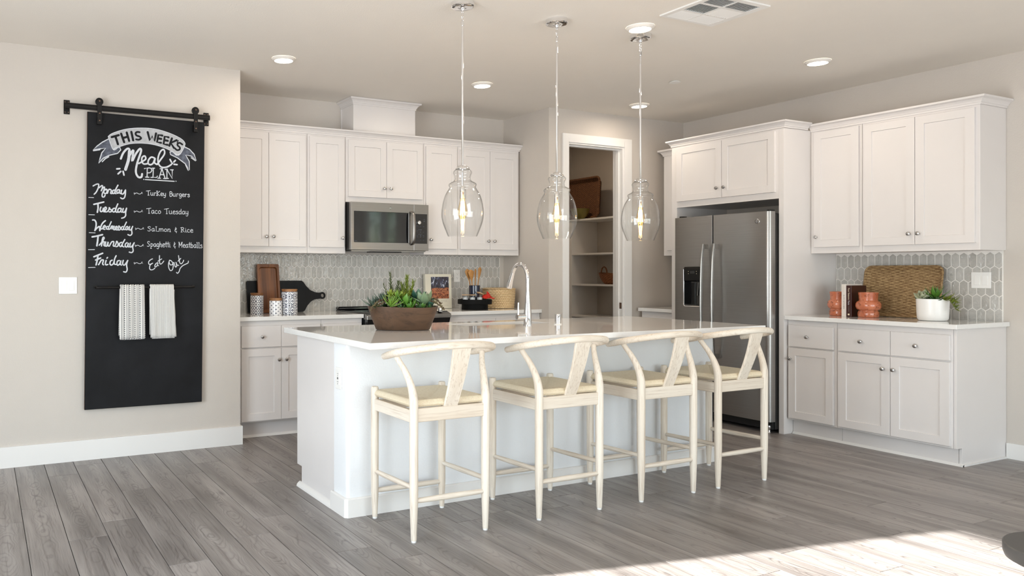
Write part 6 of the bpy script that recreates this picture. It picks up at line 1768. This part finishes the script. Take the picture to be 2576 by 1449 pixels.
# ------------------------------------------------------------------ pantry shelves and goods
MB_ = MB().box(5.90, XR - .001, 6.53, 6.64, 0, 1.822)
tag(MB_.build('shelf_support', M['trim'], bevel=.002), 'white upright panel carrying the left ends of the pantry shelves', 'panel')
for z, lab in ((1.843, 'top white pantry shelf, holding the dark rattan tray'), (1.468, 'white pantry shelf, second from the top, empty'), (1.133, 'white pantry shelf holding the rattan basket, third from the top'), (.790, 'lowest white pantry shelf seen through the doorway')):
    yb_ = 6.94 if z > 1.8 else 6.529
    tag(MB().box(5.895, XR - .001, 5.48, yb_, z - .020, z).build('pantry_shelf', M['trim'], bevel=.0015), lab, 'shelf', 'pantry shelves')
woven_tray('rattan_tray', 'dark rattan tray leaning upright on the top pantry shelf', (6.010, 6.585, 1.862), .66, .440, M['dark_weave'], (0, math.radians(4), 0), rim=.022, depth=.050)
t = thing('serving_bowl', 'olive green bowl on the top pantry shelf in front of the rattan tray', 'bowl', (5.925, 6.43, 1.843))
MB().lathe([(.042, 0), (.045, .004), (.070, .030), (.092, .070), (.104, .112), (.101, .113), (.088, .070), (.06, .03), (0, .015)], 0, 0, 40).build('vessel', M['ochre'], t, world=False, smooth=50)
t = thing('rattan_basket', 'small boat-shaped rattan basket with hoop handle on a pantry shelf', 'basket', (6.02, 6.05, 1.133))
vs = []; fs = []; Rb = 32
for a_, b_, z in ((.085, .06, 0), (.118, .085, .03), (.145, .105, .075), (.160, .115, .112), (.155, .110, .114), (.138, .098, .075), (.10, .07, .02)):
    for k in range(Rb):
        t_ = 2 * math.pi * k / Rb
        vs.append((b_ * math.cos(t_), a_ * math.sin(t_), z + (.012 * abs(math.sin(t_)) ** 2 if z > .1 else 0)))
for r in range(6):
    for k in range(Rb): fs.append((r * Rb + k, r * Rb + (k + 1) % Rb, (r + 1) * Rb + (k + 1) % Rb, (r + 1) * Rb + k))
fs += [tuple(range(Rb))[::-1], tuple(range(6 * Rb, 7 * Rb))]
MB().add(vs, fs).build('vessel', M['rattan'], t, world=False, smooth=60)
for s in (1, -1):
    P = [(.0 , s * .118 + .042 * math.cos(a) , .115 + .070 * math.sin(a)) for a in [k * math.pi / 12 for k in range(13)]]
    MB().tube(P, .007, 8).build('handle', M['rattan'], t, world=False, smooth=60)

# ------------------------------------------------------------------ dark round side table at the frame edge
cx_, cy_ = 2.552 + .857 * .17, 1.082 - .515 * .17
t = thing('side_table', 'dark round side table at the right edge of the picture, in the sun', 'table', (cx_, cy_, 0))
MB().lathe([(.10, .445), (.150, .452), (.168, .462), (.172, .475), (.172, .497), (.169, .500), (.0, .500)], cx_, cy_, 56).build('table_top', M['black_plastic'], t, smooth=30)
MB().lathe([(.025, .015), (.022, .05), (.020, .42), (.03, .446)], cx_, cy_, 24).build('pedestal', M['black_metal'], t, smooth=40)
MB().lathe([(.14, 0), (.142, .006), (.13, .014), (.03, .020)], cx_, cy_, 40).build('base', M['black_metal'], t, smooth=30)
t = thing('saucer', 'small white dish on the dark round side table', 'dish', (cx_ + .02, cy_ + .01, .5))
MB().lathe([(.04, 0), (.045, .001), (.095, .012), (.093, .013), (.04, .004), (0, .004)], 0, 0, 36).build('dish', M['pot_white'], t, world=False, smooth=40)

# ------------------------------------------------------------------ shrubs outside the side window, seen mirrored in the microwave door
rn = random.Random(12); mb = MB()
for k in range(7):
    cx_, cy_, h_ = 10.2 + rn.uniform(-.4, .5), -8.0 + k * 1.25, rn.uniform(2.8, 4.2)
    mb.tube([(cx_, cy_, -.12), (cx_, cy_, h_ * .7)], .05, 6)
    for i in range(520):
        a, b, r_ = rn.uniform(0, 6.28), rn.uniform(-1, 1), rn.uniform(.35, .95) ** .6
        px, py, pz_ = cx_ + .8 * r_ * math.cos(a) * math.sqrt(1 - b * b), cy_ + .8 * r_ * math.sin(a) * math.sqrt(1 - b * b), h_ * .62 + h_ * .48 * r_ * b
        if pz_ < 0: continue
        u = Vector((rn.gauss(0, 1), rn.gauss(0, 1), rn.gauss(0, 1))).normalized(); w_ = u.orthogonal().normalized()
        s_ = rn.uniform(.05, .09); c_v = Vector((px, py, pz_))
        mb.add([c_v - u * s_, c_v + w_ * s_ * .45, c_v + u * s_, c_v - w_ * s_ * .45], [(0, 1, 2, 3)])
stuff(tag(mb.build('garden_shrubs', plain('shrub_leaves', (.05, .09, .03), .6, var=.5, vs=3)), 'leafy green garden shrubs outside, mirrored in the microwave door glass', 'shrubs'))
